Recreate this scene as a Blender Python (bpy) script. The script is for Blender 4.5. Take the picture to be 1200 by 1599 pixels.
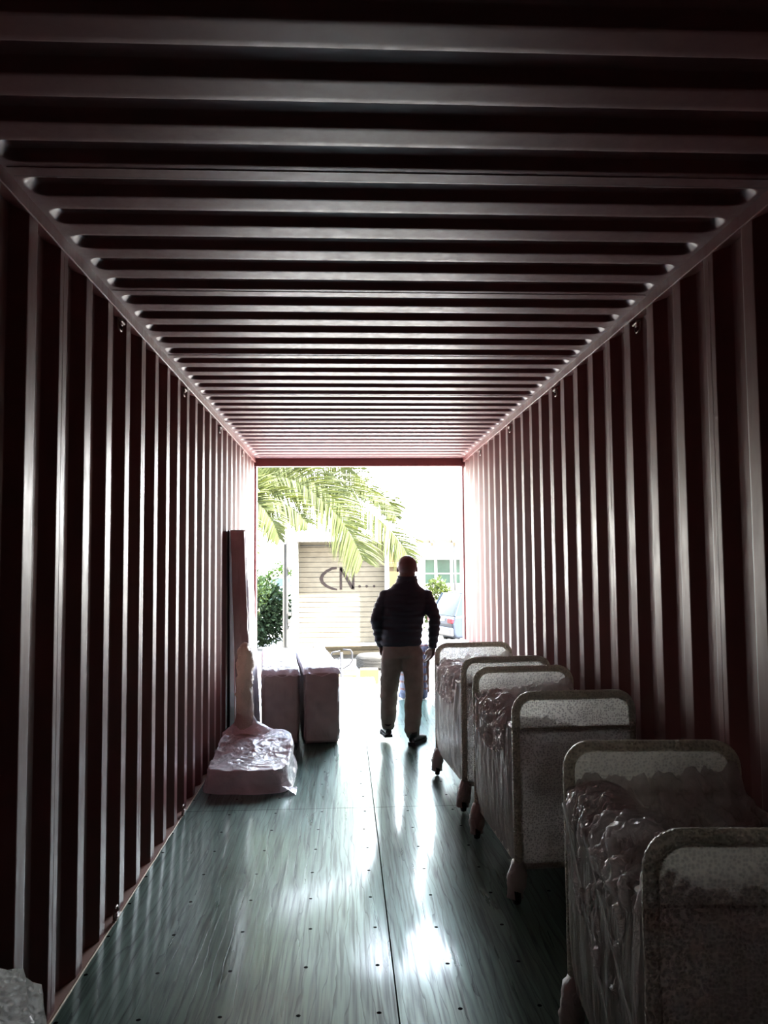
import bpy, bmesh, math, random
from mathutils import Vector, Matrix, Euler, noise
from math import sin, cos, pi, radians

for _o in list(bpy.data.objects): bpy.data.objects.remove(_o)
S = bpy.context.scene
C = S.collection
random.seed(7)

# ------------------------------------------------------------------ camera
F_PX, YAW, PITCH, ROLL, CAM_H = 1216.9, 0.0505, 0.0629, -0.0082, 1.5304
cam = bpy.data.cameras.new('camera'); cam_o = bpy.data.objects.new('camera', cam); C.objects.link(cam_o)
cam.sensor_fit = 'HORIZONTAL'; cam.sensor_width = 36.0; cam.lens = 36.0 * F_PX / 1200.0
cam.clip_start = 0.02; cam.clip_end = 500
fw = Vector((sin(YAW)*cos(PITCH), cos(YAW)*cos(PITCH), sin(PITCH)))
rt = Vector((cos(YAW), -sin(YAW), 0)); up = rt.cross(fw)
r2 = cos(ROLL)*rt + sin(ROLL)*up; u2 = -sin(ROLL)*rt + cos(ROLL)*up
mw = Matrix((r2, u2, -fw)).transposed().to_4x4(); mw.translation = Vector((0, 0, CAM_H))
cam_o.matrix_world = mw
S.camera = cam_o
S.view_settings.view_transform = 'Standard'; S.view_settings.look = 'None'
S.view_settings.gamma = 1; S.view_settings.use_curve_mapping = False
S.view_settings.exposure = 0.72
S.cycles.max_bounces = 10; S.cycles.diffuse_bounces = 6; S.cycles.glossy_bounces = 5
S.cycles.transparent_max_bounces = 12; S.cycles.sample_clamp_indirect = 12
S.cycles.use_denoising = True

# ------------------------------------------------------------------ sky and sun
W = bpy.data.worlds.new('sky'); S.world = W; W.use_nodes = True
wn = W.node_tree; wn.nodes.clear()
wo = wn.nodes.new('ShaderNodeOutputWorld'); wb = wn.nodes.new('ShaderNodeBackground')
tc = wn.nodes.new('ShaderNodeTexCoord'); sx = wn.nodes.new('ShaderNodeSeparateXYZ'); rp = wn.nodes.new('ShaderNodeValToRGB')
wn.links.new(tc.outputs['Generated'], sx.inputs[0]); wn.links.new(sx.outputs['Z'], rp.inputs[0])
rp.color_ramp.elements[0].position = 0.0; rp.color_ramp.elements[0].color = (1.0, 1.0, 0.97, 1)
rp.color_ramp.elements[1].position = 0.7; rp.color_ramp.elements[1].color = (0.55, 0.72, 1.0, 1)
wn.links.new(rp.outputs[0], wb.inputs[0]); wb.inputs[1].default_value = 27.0
wn.links.new(wb.outputs[0], wo.inputs[0])
sun = bpy.data.lights.new('sun', 'SUN'); sun.energy = 150.0; sun.angle = radians(1.0); sun.color = (1, .95, .86)
sun_o = bpy.data.objects.new('sun', sun); C.objects.link(sun_o)
SUN_DIR = Vector((0.42, -0.30, 0.85)).normalized()
sun_o.rotation_euler = SUN_DIR.to_track_quat('Z', 'Y').to_euler(); sun_o.location = (6, 10, 12)
# portal over the open door end: guides sky light through the opening
pl = bpy.data.lights.new('door_portal', 'AREA'); pl.shape = 'RECTANGLE'; pl.size = 2.34; pl.size_y = 2.62
pl.cycles.is_portal = True
pl_o = bpy.data.objects.new('door_portal', pl); C.objects.link(pl_o)
pl_o.location = (0.174, 8.90, 1.30); pl_o.rotation_euler = (radians(-90), 0, 0)

# ------------------------------------------------------------------ helpers
def mesh_obj(name, verts, faces, mat=None, parent=None, smooth=False, uv=None):
    me = bpy.data.meshes.new(name); me.from_pydata([tuple(v) for v in verts], [], faces); me.validate(); me.update()
    if smooth: me.polygons.foreach_set('use_smooth', [True]*len(me.polygons))
    o = bpy.data.objects.new(name, me); C.objects.link(o)
    if mat: me.materials.append(mat)
    if parent: o.parent = parent
    return o

def tag(o, label=None, cat=None, group=None, kind=None):
    if label: o['label'] = label
    if cat: o['category'] = cat
    if group: o['group'] = group
    if kind: o['kind'] = kind
    return o

def thing(name, label, cat, loc=(0, 0, 0), rz=0, group=None):
    o = bpy.data.objects.new(name, None); C.objects.link(o); o.empty_display_size = .1
    o.location = loc; o.rotation_euler = (0, 0, rz)
    return tag(o, label, cat, group)

def dup(root, loc, rz, label=None):
    r = root.copy(); C.objects.link(r); r.location = loc; r.rotation_euler = (0, 0, rz)
    if label: r['label'] = label
    for ch in list(root.children):
        c = ch.copy(); C.objects.link(c); c.parent = r
        for g in ch.children:
            d = g.copy(); C.objects.link(d); d.parent = c
    return r

class MB:
    def __init__(s): s.v = []; s.f = []
    def add(s, v, f):
        n = len(s.v); s.v += [Vector(p) for p in v]; s.f += [tuple(i+n for i in q) for q in f]; return s
    def box(s, c, d, rot=None, bev=0.0):
        bm = bmesh.new(); bmesh.ops.create_cube(bm, size=1)
        bmesh.ops.scale(bm, vec=d, verts=bm.verts)
        if bev: bmesh.ops.bevel(bm, geom=bm.edges[:], offset=bev, segments=2, profile=.5, affect='EDGES')
        if rot: bmesh.ops.rotate(bm, cent=(0, 0, 0), matrix=Euler(rot).to_matrix(), verts=bm.verts)
        bmesh.ops.translate(bm, vec=c, verts=bm.verts)
        bm.verts.index_update()
        s.add([v.co.copy() for v in bm.verts], [[v.index for v in f.verts] for f in bm.faces]); bm.free(); return s
    def tube(s, pts, rad, n=10, caps=True, closed=False):
        pts = [Vector(p) for p in pts]; m = len(pts)
        rads = rad if isinstance(rad, (list, tuple)) else [rad]*m
        base = len(s.v); prev = None
        for i, p in enumerate(pts):
            if closed: t = pts[(i+1) % m]-pts[i-1]
            else: t = pts[min(i+1, m-1)]-pts[max(i-1, 0)]
            t.normalize()
            if prev is None:
                a = Vector((0, 0, 1)) if abs(t.z) < .9 else Vector((1, 0, 0))
                u = t.cross(a).normalized()
            else: u = (prev - t*prev.dot(t)).normalized()
            prev = u; w = t.cross(u)
            for k in range(n):
                a = 2*pi*k/n; s.v.append(p + (u*cos(a)+w*sin(a))*rads[i])
        for i in range(m if closed else m-1):
            for k in range(n):
                j = (i+1) % m
                s.f.append((base+i*n+k, base+i*n+(k+1) % n, base+j*n+(k+1) % n, base+j*n+k))
        if caps and not closed:
            s.f.append(tuple(base+k for k in range(n))[::-1]); s.f.append(tuple(base+(m-1)*n+k for k in range(n)))
        return s
    def loft(s, secs, n=20, caps=True):
        """secs: (centre, rx, ry[, axis]) ellipses stacked; rx along x, ry along y (or in the plane normal to the axis)"""
        base = len(s.v)
        for sc in secs:
            c = Vector(sc[0]); rx, ry = sc[1], sc[2]
            if len(sc) > 3:
                t = Vector(sc[3]).normalized(); u = Vector((1, 0, 0)); u = (u - t*u.dot(t)).normalized(); w = t.cross(u)
            else: u, w = Vector((1, 0, 0)), Vector((0, 1, 0))
            for k in range(n):
                a = 2*pi*k/n; s.v.append(c + u*cos(a)*rx + w*sin(a)*ry)
        m = len(secs)
        for i in range(m-1):
            for k in range(n):
                s.f.append((base+i*n+k, base+i*n+(k+1) % n, base+(i+1)*n+(k+1) % n, base+(i+1)*n+k))
        if caps:
            s.f.append(tuple(base+k for k in range(n))[::-1]); s.f.append(tuple(base+(m-1)*n+k for k in range(n)))
        return s
    def lathe(s, prof, c=(0, 0, 0), n=24, axis='Z'):
        base = len(s.v); c = Vector(c)
        for r, z in prof:
            for k in range(n):
                a = 2*pi*k/n
                q = Vector((r*cos(a), r*sin(a), z))
                if axis == 'X': q = Vector((q.z, q.x, q.y))
                if axis == 'Y': q = Vector((q.x, q.z, q.y))
                s.v.append(c+q)
        for i in range(len(prof)-1):
            for k in range(n): s.f.append((base+i*n+k, base+i*n+(k+1) % n, base+(i+1)*n+(k+1) % n, base+(i+1)*n+k))
        s.f.append(tuple(base+k for k in range(n))[::-1]); s.f.append(tuple(base+(len(prof)-1)*n+k for k in range(n)))
        return s
    def ball(s, c, r, n=16, rot=None):
        rx, ry, rz = r if isinstance(r, (tuple, list)) else (r, r, r)
        bm = bmesh.new(); bmesh.ops.create_uvsphere(bm, u_segments=n, v_segments=max(6, n//2+2), radius=1)
        bmesh.ops.scale(bm, vec=(rx, ry, rz), verts=bm.verts)
        if rot: bmesh.ops.rotate(bm, cent=(0, 0, 0), matrix=Euler(rot).to_matrix(), verts=bm.verts)
        bmesh.ops.translate(bm, vec=c, verts=bm.verts); bm.verts.index_update()
        s.add([v.co.copy() for v in bm.verts], [[v.index for v in f.verts] for f in bm.faces]); bm.free(); return s
    def limb(s, pts, rads, n=14):
        """tapered limb with rounded ends"""
        s.tube(pts, rads, n); s.ball(pts[0], rads[0], n); s.ball(pts[-1], rads[-1], n)
        for p, r in zip(pts[1:-1], rads[1:-1]): s.ball(p, r*.985, n)
        return s
    def disp(s, fn):
        s.v = [fn(v) for v in s.v]; return s
    def build(s, name, mat, parent=None, smooth=True):
        return mesh_obj(name, s.v, s.f, mat, parent, smooth)
    def remesh(s, name, mat, parent=None, voxel=.01, smooth_it=4, fn=None):
        o = s.build('tmp', None, None, False)
        md = o.modifiers.new('r', 'REMESH'); md.mode = 'VOXEL'; md.voxel_size = voxel; md.use_smooth_shade = True
        if smooth_it:
            ms = o.modifiers.new('s', 'SMOOTH'); ms.factor = .5; ms.iterations = smooth_it
        dg = bpy.context.evaluated_depsgraph_get(); dg.update()
        me = bpy.data.meshes.new_from_object(o.evaluated_get(dg)); bpy.data.objects.remove(o)
        me.name = name; me.materials.clear()
        if mat: me.materials.append(mat)
        if fn:
            nrm = [v.normal.copy() for v in me.vertices]
            for v, nn in zip(me.vertices, nrm): v.co = fn(v.co, nn)
        me.polygons.foreach_set('use_smooth', [True]*len(me.polygons)); me.update()
        q = bpy.data.objects.new(name, me); C.objects.link(q)
        if parent: q.parent = parent
        return q

def arc(c, r, a0, a1, n, ax='XZ', off=0):
    out = []
    for i in range(n+1):
        a = radians(a0+(a1-a0)*i/n)
        if ax == 'XZ': out.append(Vector((c[0]+r*cos(a), off, c[1]+r*sin(a))))
        else: out.append(Vector((c[0]+r*cos(a), c[1]+r*sin(a), off)))
    return out

def fbm(p, o=3): return noise.fractal(p, 1.0, 2.0, o, noise_basis='PERLIN_ORIGINAL')
def ridge(p):
    """sharp creases, like crumpled film: 0..1"""
    return 1-abs(noise.noise(p))*2.2
def crumple(v, sc=9, amp=.02, seed=0):
    p = Vector(v)*sc + Vector((seed*3.1, seed*1.7, seed))
    w = Vector((noise.noise(p+Vector((5, 0, 0))), noise.noise(p+Vector((0, 7, 0))), noise.noise(p+Vector((0, 0, 9)))))
    return amp*(ridge(p+w*.8)*.6 + ridge(p*2.1+w)*.3 + fbm(p*.5, 2)*.5 - .45)

def grid_surface(fn, nu, nv, wrap_u=False):
    v = [fn(i/(nu if wrap_u else nu-1), j/(nv-1)) for j in range(nv) for i in range(nu)]
    f = []
    for j in range(nv-1):
        for i in range(nu if wrap_u else nu-1):
            k = (i+1) % nu; f.append((j*nu+i, j*nu+k, (j+1)*nu+k, (j+1)*nu+i))
    return v, f

# ------------------------------------------------------------------ materials
def mat(name, col=(.5, .5, .5), rough=.5, metal=0.0, spec=.5, **kw):
    m = bpy.data.materials.new(name); m.use_nodes = True; b = m.node_tree.nodes['Principled BSDF']
    b.inputs['Base Color'].default_value = (*col, 1); b.inputs['Roughness'].default_value = rough
    b.inputs['Metallic'].default_value = metal; b.inputs['Specular IOR Level'].default_value = spec
    for k, x in kw.items(): b.inputs[k.replace('_', ' ')].default_value = x
    return m
class N:
    def __init__(s, m): s.m = m; s.t = m.node_tree; s.b = s.t.nodes['Principled BSDF']; s.o = s.t.nodes['Material Output']
    def n(s, ty, **kw):
        x = s.t.nodes.new('ShaderNode'+ty)
        for k, v in kw.items(): setattr(x, k, v)
        return x
    def l(s, a, b): s.t.links.new(a, b)
    def coord(s, scale=(1, 1, 1), out='Object', rot=(0, 0, 0)):
        c = s.n('TexCoord'); mp = s.n('Mapping'); mp.inputs['Scale'].default_value = scale; mp.inputs['Rotation'].default_value = rot
        s.l(c.outputs[out], mp.inputs[0]); return mp.outputs[0]
    def noise(s, vec, sc, det=4, dist=0, rough=.5):
        x = s.n('TexNoise'); x.inputs['Scale'].default_value = sc; x.inputs['Detail'].default_value = det
        x.inputs['Distortion'].default_value = dist; x.inputs['Roughness'].default_value = rough; s.l(vec, x.inputs[0]); return x.outputs[0]
    def ramp(s, fac, stops):
        r = s.n('ValToRGB'); e = r.color_ramp.elements
        while len(e) < len(stops): e.new(.5)
        for q, (p, c) in zip(e, stops): q.position = p; q.color = (*c, 1) if len(c) == 3 else c
        s.l(fac, r.inputs[0]); return r.outputs[0]
    def math(s, op, a, b=None):
        x = s.n('Math', operation=op)
        for i, q in enumerate((a, b)):
            if q is None: continue
            if isinstance(q, (int, float)): x.inputs[i].default_value = q
            else: s.l(q, x.inputs[i])
        return x.outputs[0]
    def mix(s, fac, a, b, ty='MIX'):
        x = s.n('Mix', data_type='RGBA', blend_type=ty)
        if isinstance(fac, (int, float)): x.inputs[0].default_value = fac
        else: s.l(fac, x.inputs[0])
        for i, q in ((6, a), (7, b)):
            if isinstance(q, tuple): x.inputs[i].default_value = (*q, 1)
            else: s.l(q, x.inputs[i])
        return x.outputs[2]
    def bump(s, h, st=.3, dist=.01):
        x = s.n('Bump'); x.inputs['Strength'].default_value = st; x.inputs['Distance'].default_value = dist
        s.l(h, x.inputs['Height']); s.l(x.outputs[0], s.b.inputs['Normal']); return x
M = {}
def paint(name, col, rough=.36, vary=.12):
    m = mat(name, col, rough, 0, .48); n = N(m); v = n.coord((1, 1, 1))
    a = n.noise(v, 3.0, 5, .6); b = n.noise(n.coord((6, 6, 1.2)), 6, 4)
    n.l(n.ramp(a, [(.3, tuple(c*(1-vary) for c in col)), (.7, tuple(min(1, c*(1+vary)) for c in col))]), n.b.inputs['Base Color'])
    r = n.ramp(b, [(.3, (rough-.07,)*3), (.75, (rough+.10,)*3)]); n.l(r, n.b.inputs['Roughness'])
    n.bump(n.noise(v, 9, 3), .12, .004)
    return m
M['steel'] = paint('maroon_container_paint', (.150, .046, .047), .42)
M['steel'].node_tree.nodes['Principled BSDF'].inputs['Specular Tint'].default_value = (1, .95, .80, 1)
M['roofsteel'] = paint('maroon_roof_paint', (.175, .068, .070), .42)
M['rail'] = paint('maroon_rail_paint', (.19, .062, .060), .38)
M['ledge'] = paint('primer_brown_paint', (.25, .13, .09), .6)
M['sealant'] = mat('yellowed_sealant', (.55, .42, .26), .5)
M['blacksteel'] = mat('blackened_steel', (.03, .025, .025), .35, .6)

# ------------------------------------------------------------------ container shell
XL, XR, Y0, YD = -0.996, 1.344, -3.05, 8.87
ZR, ZF, ZH = 2.647, 2.694, 2.605
PX = .007  # wall sheet sits just outboard of the rails
def wall(name, x, sgn, phase):
    # trapezoid corrugation, pitch 278 mm: inner flat 70, slope 68, outer flat 72, slope 68, depth 36
    prof = []
    k0 = int(math.floor((Y0-phase)/.278))-1; y = phase+k0*.278; r = .004
    while y < YD-.05:
        for dy, dx in ((0, 0), (.070, 0), (.138, .036), (.210, .036)):
            prof.append((y+dy, dx))
        y += .278
    prof = [(a, b) for a, b in prof if Y0 <= a <= YD-.03]
    prof = [(Y0, prof[0][1])]+prof+[(YD-.03, 0.0)]
    pp = [prof[0]]
    for i in range(1, len(prof)-1):       # small rounded folds
        a, b, c = [Vector((*q, 0)) for q in prof[i-1:i+2]]
        d1 = (a-b).normalized()*r if (a-b).length > 2*r else (a-b)*.4
        d2 = (c-b).normalized()*r if (c-b).length > 2*r else (c-b)*.4
        p1, p2 = b+d1, b+d2; pm = (p1+p2+b*2)/4
        pp += [(p1.x, p1.y), (pm.x, pm.y), (p2.x, p2.y)]
    pp.append(prof[-1])
    v = []; zs = [-.02, .7, 1.4, 2.1, ZR+.02]
    for z in zs:
        for yy, dx in pp: v.append((x+sgn*(PX+dx), yy, z))
    n = len(pp); f = [(j*n+i, j*n+i+1, (j+1)*n+i+1, (j+1)*n+i) if sgn > 0 else (j*n+i+1, j*n+i, (j+1)*n+i, (j+1)*n+i+1)
                      for j in range(len(zs)-1) for i in range(n-1)]
    o = mesh_obj(name, v, f, M['steel']); tag(o, kind='structure')
    md = o.modifiers.new('thick', 'SOLIDIFY'); md.thickness = .002; md.offset = -1
    # vertical panel seams with a weld line, every 4 corrugations
    s = MB(); k = 0; y = phase+.036
    while y < YD-.1:
        if k % 4 == 0: s.box((x+sgn*(PX-.0012), y, 1.32), (.003, .004, 2.62))
        y += .278; k += 1
    y = phase+.036; 
    so = s.build('weld_seam', M['rail'], o, False)
    return o
wall('wall_left', XL, -1, 2.476-.278*19)
wall('wall_right', XR, 1, 2.445-.278*19)

# front (closed) end wall behind the camera
v = []; 
xx = XL-.05; n = 0; pr = []
while xx < XR+.05:
    for dx, dy in ((0, 0), (.1, 0), (.15, -.04), (.25, -.04)): pr.append((xx+dx, Y0+dy))
    xx += .30
v = [(a, b, z) for z in (-.02, ZF+.02) for a, b in pr]; n = len(pr)
tag(mesh_obj('wall_front', v, [(i, i+1, n+i+1, n+i) for i in range(n-1)], M['steel']), kind='structure')

# roof: sheet with stamped grooves that end in rounded caps, pitch 209 mm
def roof():
    per, g0, hw = .209, 2.12, .0605
    D, sl, rad = .024, .034, .046
    offs = [0, .003, .006, .010, .02, .030, .034, .038, .05, .0605, .072, .083, .087, .091, .101, .111, .115, .118, .121, .135, .155, .172, .190]
    ys = []; k = int((Y0-g0)/per)-1; y = g0+k*per
    while y < YD-.1:
        ys += [y+o for o in offs]; y += per
    ys = [Y0]+[a for a in ys if Y0 < a < YD-.09]+[YD-.09]
    end = [0, .006, .012, .018, .022, .026, .031, .037, .044, .052, .060, .068, .076, .085, .10, .13, .2, .4]
    W_ = XR-XL
    xs = [XL-.01]+[XL+e for e in end]+[XL+W_/2]+[XR-e for e in end[::-1]]+[XR+.01]
    gx = (W_)/2-.018; xc = (XL+XR)/2
    def h(x, y):
        k = round((y-g0-hw)/per); yc = g0+hw+k*per
        if yc+hw > YD-.09: return 0
        qx = abs(x-xc)-(gx-rad); qy = abs(y-yc)-(hw-rad)
        sd = min(max(qx, qy), 0)+math.hypot(max(qx, 0), max(qy, 0))-rad
        t = min(1, max(0, -sd/sl))
        e = .12
        # linear slope with softened shoulders
        if t < e: t2 = t*t/(2*e)
        elif t > 1-e: t2 = (1-e)-(1-t)**2/(2*e)
        else: t2 = t-e/2
        return D*t2/(1-e)
    v = [(x, y, ZF+h(x, y)) for y in ys for x in xs]
    nx = len(xs); f = [(j*nx+i, (j+1)*nx+i, (j+1)*nx+i+1, j*nx+i+1) for j in range(len(ys)-1) for i in range(nx-1)]
    o = mesh_obj('ceiling', v, f, M['roofsteel'], None, True); tag(o, kind='structure')
    s = MB(); y = 2.2926-1.045*5
    while y < YD-.2:
        s.box((xc, y, ZF-.0012), (W_-.02, .05, .0022)); y += 1.045
    s.build('panel_seam', M['roofsteel'], o, False)
    s = MB(); y = 2.2926-1.045*5
    while y < YD-.2:
        s.box((xc, y+.0275, ZF-.0005), (W_-.02, .004, .002)); y += 1.045
    s.build('seam_gap', M['blacksteel'], o, False)
roof()
# outer skin over the roof so no daylight leaks
tag(MB().box(((XL+XR)/2, (Y0+YD)/2, ZF+.045), (XR-XL+.12, YD-Y0, .01)).build('trim_1', M['steel'], None, False), kind='structure')

def rail(name, x, sgn):
    s = MB()
    s.box((x+sgn*.030, (Y0+YD)/2, (ZR+ZF)/2+.012), (.060, YD-Y0, ZF-ZR+.024), bev=.004)
    o = s.build(name, M['rail'], None, False)
    tag(o, kind='structure')
rail('trim_2', XL, -1); rail('trim_3', XR, 1)
for nm, x, sg in (('trim_4', XL, -1), ('trim_5', XR, 1)):      # bottom side rail ledge that closes the corrugation feet
    o = MB().box((x+sg*.024, (Y0+YD)/2, -.010), (.052, YD-Y0, .030)).build(nm, M['ledge'], None, False); tag(o, kind='structure')
    # yellowed sealant bead between ledge and floor
    pts = [Vector((x-sg*(.006+.0025*noise.noise(Vector((0, yy*7, x)))), yy, .002+.002*noise.noise(Vector((yy*11, 0, 3))))) for yy in [Y0+.05*i for i in range(int((YD-Y0)/.05))]]
    MB().tube(pts, [.0035+.0025*abs(noise.noise(Vector((p.y*15, 2, 0)))) for p in pts], 6).build('sealant_bead', M['sealant'], o)
# door end frame: header, corner posts, sill
o = MB().box(((XL+XR)/2, YD-.045, (ZH+ZF)/2+.02), (XR-XL+.12, .09, ZF-ZH+.04), bev=.006).build('trim_6', M['steel'], None, False); tag(o, kind='structure')
for nm, x, sg in (('trim_7', XL, -1), ('trim_8', XR, 1)):
    s = MB(); s.box((x+sg*.045, YD-.02, 1.32), (.09, .06, 2.72), bev=.006); s.box((x+sg*.055, YD+.04, 1.32), (.11, .06, 2.72), bev=.006)
    o = s.build(nm, M['rail'], None, False); tag(o, kind='structure')
    g = MB(); g.tube([(x+sg*.010, YD+.072, .02), (x+sg*.010, YD+.072, 2.6)], .008, 8)
    g.build('door_gasket', M['blacksteel'], o)
M['sill'] = paint('worn_galvanised_sill', (.34, .34, .33), .35)
tag(MB().box(((XL+XR)/2, YD-.09, -.008), (XR-XL-.01, .20, .020), bev=.003).build('trim_9', M['sill'], None, False), kind='structure')
tag(MB().box(((XL+XR)/2, YD-.01, -.12), (XR-XL+.1, .10, .20), bev=.006).build('trim_10', M['steel'], None, False), kind='structure')

# floor: dark painted plywood with grain, joints and screws
def floor_mat():
    m = mat('grey_green_plywood_floor', (.1, .12, .11), .3); n = N(m)
    geo = n.n('NewGeometry'); sep = n.n('SeparateXYZ'); n.l(geo.outputs['Position'], sep.inputs[0]); X, Y = sep.outputs[0], sep.outputs[1]
    def cmap(sc):
        mp = n.n('Mapping'); mp.inputs['Scale'].default_value = sc; n.l(geo.outputs['Position'], mp.inputs[0]); return mp.outputs[0]
    wav = n.n('TexWave', wave_type='BANDS', bands_direction='X', wave_profile='SAW'); wav.inputs['Scale'].default_value = 7.5
    wav.inputs['Distortion'].default_value = 11; wav.inputs['Detail'].default_value = 3; wav.inputs['Detail Scale'].default_value = 1.2
    n.l(cmap((1, .16, 1)), wav.inputs[0])
    g1 = n.noise(cmap((60, 2.2, 1)), 1.0, 5, .6); g2 = n.noise(cmap((1.5, .8, 1)), 1.6, 4, .3)
    c = n.ramp(g2, [(.3, (.040, .070, .056)), (.7, (.070, .108, .088))])
    c = n.mix(.45, c, n.ramp(g1, [(.35, (.008, .012, .010)), (.62, (.10, .14, .118))]))
    c = n.mix(n.math('MULTIPLY', n.ramp(wav.outputs[1], [(.0, (1, 1, 1)), (.16, (0, 0, 0))]), .8), c, (.012, .018, .016))
    # pale scuffs
    sc = n.noise(cmap((24, .55, 1)), 1.3, 6, 1.2, .7); c = n.mix(n.ramp(sc, [(.60, (0, 0, 0)), (.72, (.5, .5, .5))]), c, (.16, .17, .15))
    sc2 = n.noise(cmap((5, 9, 1)), 2.3, 6, 2.2, .75); c = n.mix(n.ramp(sc2, [(.62, (0, 0, 0)), (.75, (.35, .35, .35))]), c, (.12, .13, .11))
    # joints
    def near(src, at, w):
        return n.math('LESS_THAN', n.math('ABSOLUTE', n.math('SUBTRACT', src, at)), w)
    def per(src, at, p):
        return n.math('ABSOLUTE', n.math('SUBTRACT', n.math('MODULO', n.math('ADD', n.math('SUBTRACT', src, at), p*20.5), p), p*.5))
    j = near(X, .174, .0028)
    jy = n.math('LESS_THAN', per(Y, 4.96, 2.44), .0022); j = n.math('MAXIMUM', j, jy)
    jf = n.math('MULTIPLY', near(X, -.235, .0014), .5); jf2 = n.math('MULTIPLY', near(X, .58, .0014), .5)
    c = n.mix(j, c, (.006, .007, .007)); c = n.mix(jf, c, (.02, .02, .02)); c = n.mix(jf2, c, (.02, .02, .02))
    # screw heads in rows
    wob = n.math('MULTIPLY', n.math('SUBTRACT', n.noise(cmap((1.7, 1.7, 1)), 1.0, 1), .5), .05)
    dx = per(n.math('ADD', X, wob), -.98, .273); dy = per(n.math('ADD', Y, wob), 3.36, .305)
    d = n.math('SQRT', n.math('ADD', n.math('MULTIPLY', dx, dx), n.math('MULTIPLY', dy, dy)))
    scr = n.math('LESS_THAN', d, .0082); c = n.mix(scr, c, (.004, .004, .004))
    n.l(c, n.b.inputs['Base Color'])
    r = n.ramp(n.noise(cmap((14, .9, 1)), 1.2, 5, .8), [(.3, (.26,)*3), (.75, (.40,)*3)])
    r = n.math('ADD', r, n.math('MULTIPLY', n.math('MAXIMUM', j, scr), .5)); n.l(r, n.b.inputs['Roughness'])
    hgt = n.math('ADD', n.math('MULTIPLY', g1, .6), n.math('MULTIPLY', wav.outputs[1], .22))
    warp = n.math('ADD', n.math('MULTIPLY', X, -.034), n.math('MULTIPLY', Y, -.024))   # boards dip slightly, bending reflections
    warp = n.math('ADD', warp, n.math('MULTIPLY', n.noise(cmap((1.1, .5, 1)), 1.0, 1), .012))
    wbp = n.n('Bump'); wbp.inputs['Distance'].default_value = 1.0; wbp.inputs['Strength'].default_value = 1.0; n.l(warp, wbp.inputs['Height'])
    hgt = n.math('SUBTRACT', hgt, n.math('MULTIPLY', n.math('MAXIMUM', j, scr), 1.5)); gb = n.bump(hgt, .3, .0014); n.l(wbp.outputs[0], gb.inputs['Normal']); n.l(gb.outputs[0], n.b.inputs['Coat Normal'])
    n.b.inputs['Specular Tint'].default_value = (.60, 1, .82, 1); n.b.inputs['Coat Tint'].default_value = (.78, 1, .90, 1)
    sp = n.ramp(g1, [(.36, (.16,)*3), (.60, (.50,)*3)]); sp = n.math('MULTIPLY', sp, n.math('SUBTRACT', 1.0, n.math('MULTIPLY', n.ramp(wav.outputs[1], [(.0, (1, 1, 1)), (.16, (0, 0, 0))]), .6)))
    sp = n.math('MULTIPLY', sp, n.math('SUBTRACT', 1.0, n.math('MAXIMUM', j, scr))); n.l(sp, n.b.inputs['Specular IOR Level'])
    n.l(n.math('MULTIPLY', n.math('SUBTRACT', 1.0, n.math('MAXIMUM', j, scr)), n.ramp(g1, [(.36, (.18,)*3), (.6, (.38,)*3)])), n.b.inputs['Coat Weight'])
    n.b.inputs['Coat Weight'].default_value = .28; n.b.inputs['Coat Roughness'].default_value = .10
    return m
M['floor'] = floor_mat()
tag(MB().box(((XL+XR)/2, (Y0+YD-.19)/2, -.014), (XR-XL+.002, YD-.19-Y0, .028)).build('floor', M['floor'], None, False), kind='structure')

# lashing rings: a bar loop hanging from the top rail / standing at the floor
M['ringsteel'] = mat('worn_ring_steel', (.22, .17, .15), .28, .8)
def lashing(x, y, z, sgn, label, grp, down=True):
    t = thing('lashing_ring', label, 'lashing ring', (x, y, z), 0, grp)
    s = MB(); d = -1 if down else 1
    s.tube([(0, -.028, 0), (0, -.028, d*.03), (0, -.018, d*.042), (0, .018, d*.042), (0, .028, d*.03), (0, .028, 0)], .0045, 8)
    s.build('ring', M['ringsteel'], t)
    MB().tube([(-sgn*-.004, -.045, 0), (-sgn*-.004, .045, 0)], .006, 8).build('hinge_pin', M['ringsteel'], t)
    MB().box((sgn*.005, 0, d*.005), (.006, .03, .03), bev=.002).build('lug', M['rail'], t)
    return t
# ------------------------------------------------------------------ outdoors
GZ = -1.2
def ground_mat():
    m = mat('pale_concrete_yard', (.2, .19, .17), .8); n = N(m); v = n.coord((1, 1, 1))
    n.l(n.ramp(n.noise(v, .5, 6), [(.3, (.115, .105, .088)), (.7, (.16, .15, .135))]), n.b.inputs['Base Color']); n.bump(n.noise(v, 12, 4), .3, .01); return m
M['ground'] = ground_mat()
tag(MB().box((0, 40, GZ-.05), (120, 110, .1)).build('floor_yard', M['ground'], None, False), kind='structure')
tag(MB().box(((XL+XR)/2, (Y0+YD)/2, GZ+.52), (2.0, YD-Y0-.6, 1.04)).build('trim_11', M['blacksteel'], None, False), kind='structure')

KOUT = False    # weak specular outside so the bright sky does not whiten colours; glossier inside
def plain(name, col, rough=.5, metal=0, var=.15, sc=5, bump=0):
    m = mat(name, col, rough, metal, .5 if KOUT else .1); n = N(m); v = n.coord()
    f = n.noise(v, sc, 5, .4)
    n.l(n.ramp(f, [(.3, tuple(c*(1-var) for c in col)), (.7, tuple(min(1, c*(1+var)) for c in col))]), n.b.inputs['Base Color'])
    if bump: n.bump(n.noise(v, sc*4, 4), bump, .005)
    return m
M['cream'] = plain('faded_cream_slats', (.052, .044, .031), .6, var=.12)
M['whiteframe'] = plain('white_truck_frame', (.17, .165, .15), .5)
M['greyrub'] = plain('grey_door_post', (.020, .019, .017), .6)
M['brownpaint'] = plain('brown_letter_paint', (.008, .005, .004), .7, var=.4, sc=20)
M['wood'] = plain('orange_timber', (.030, .020, .009), .6, sc=3)
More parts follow.
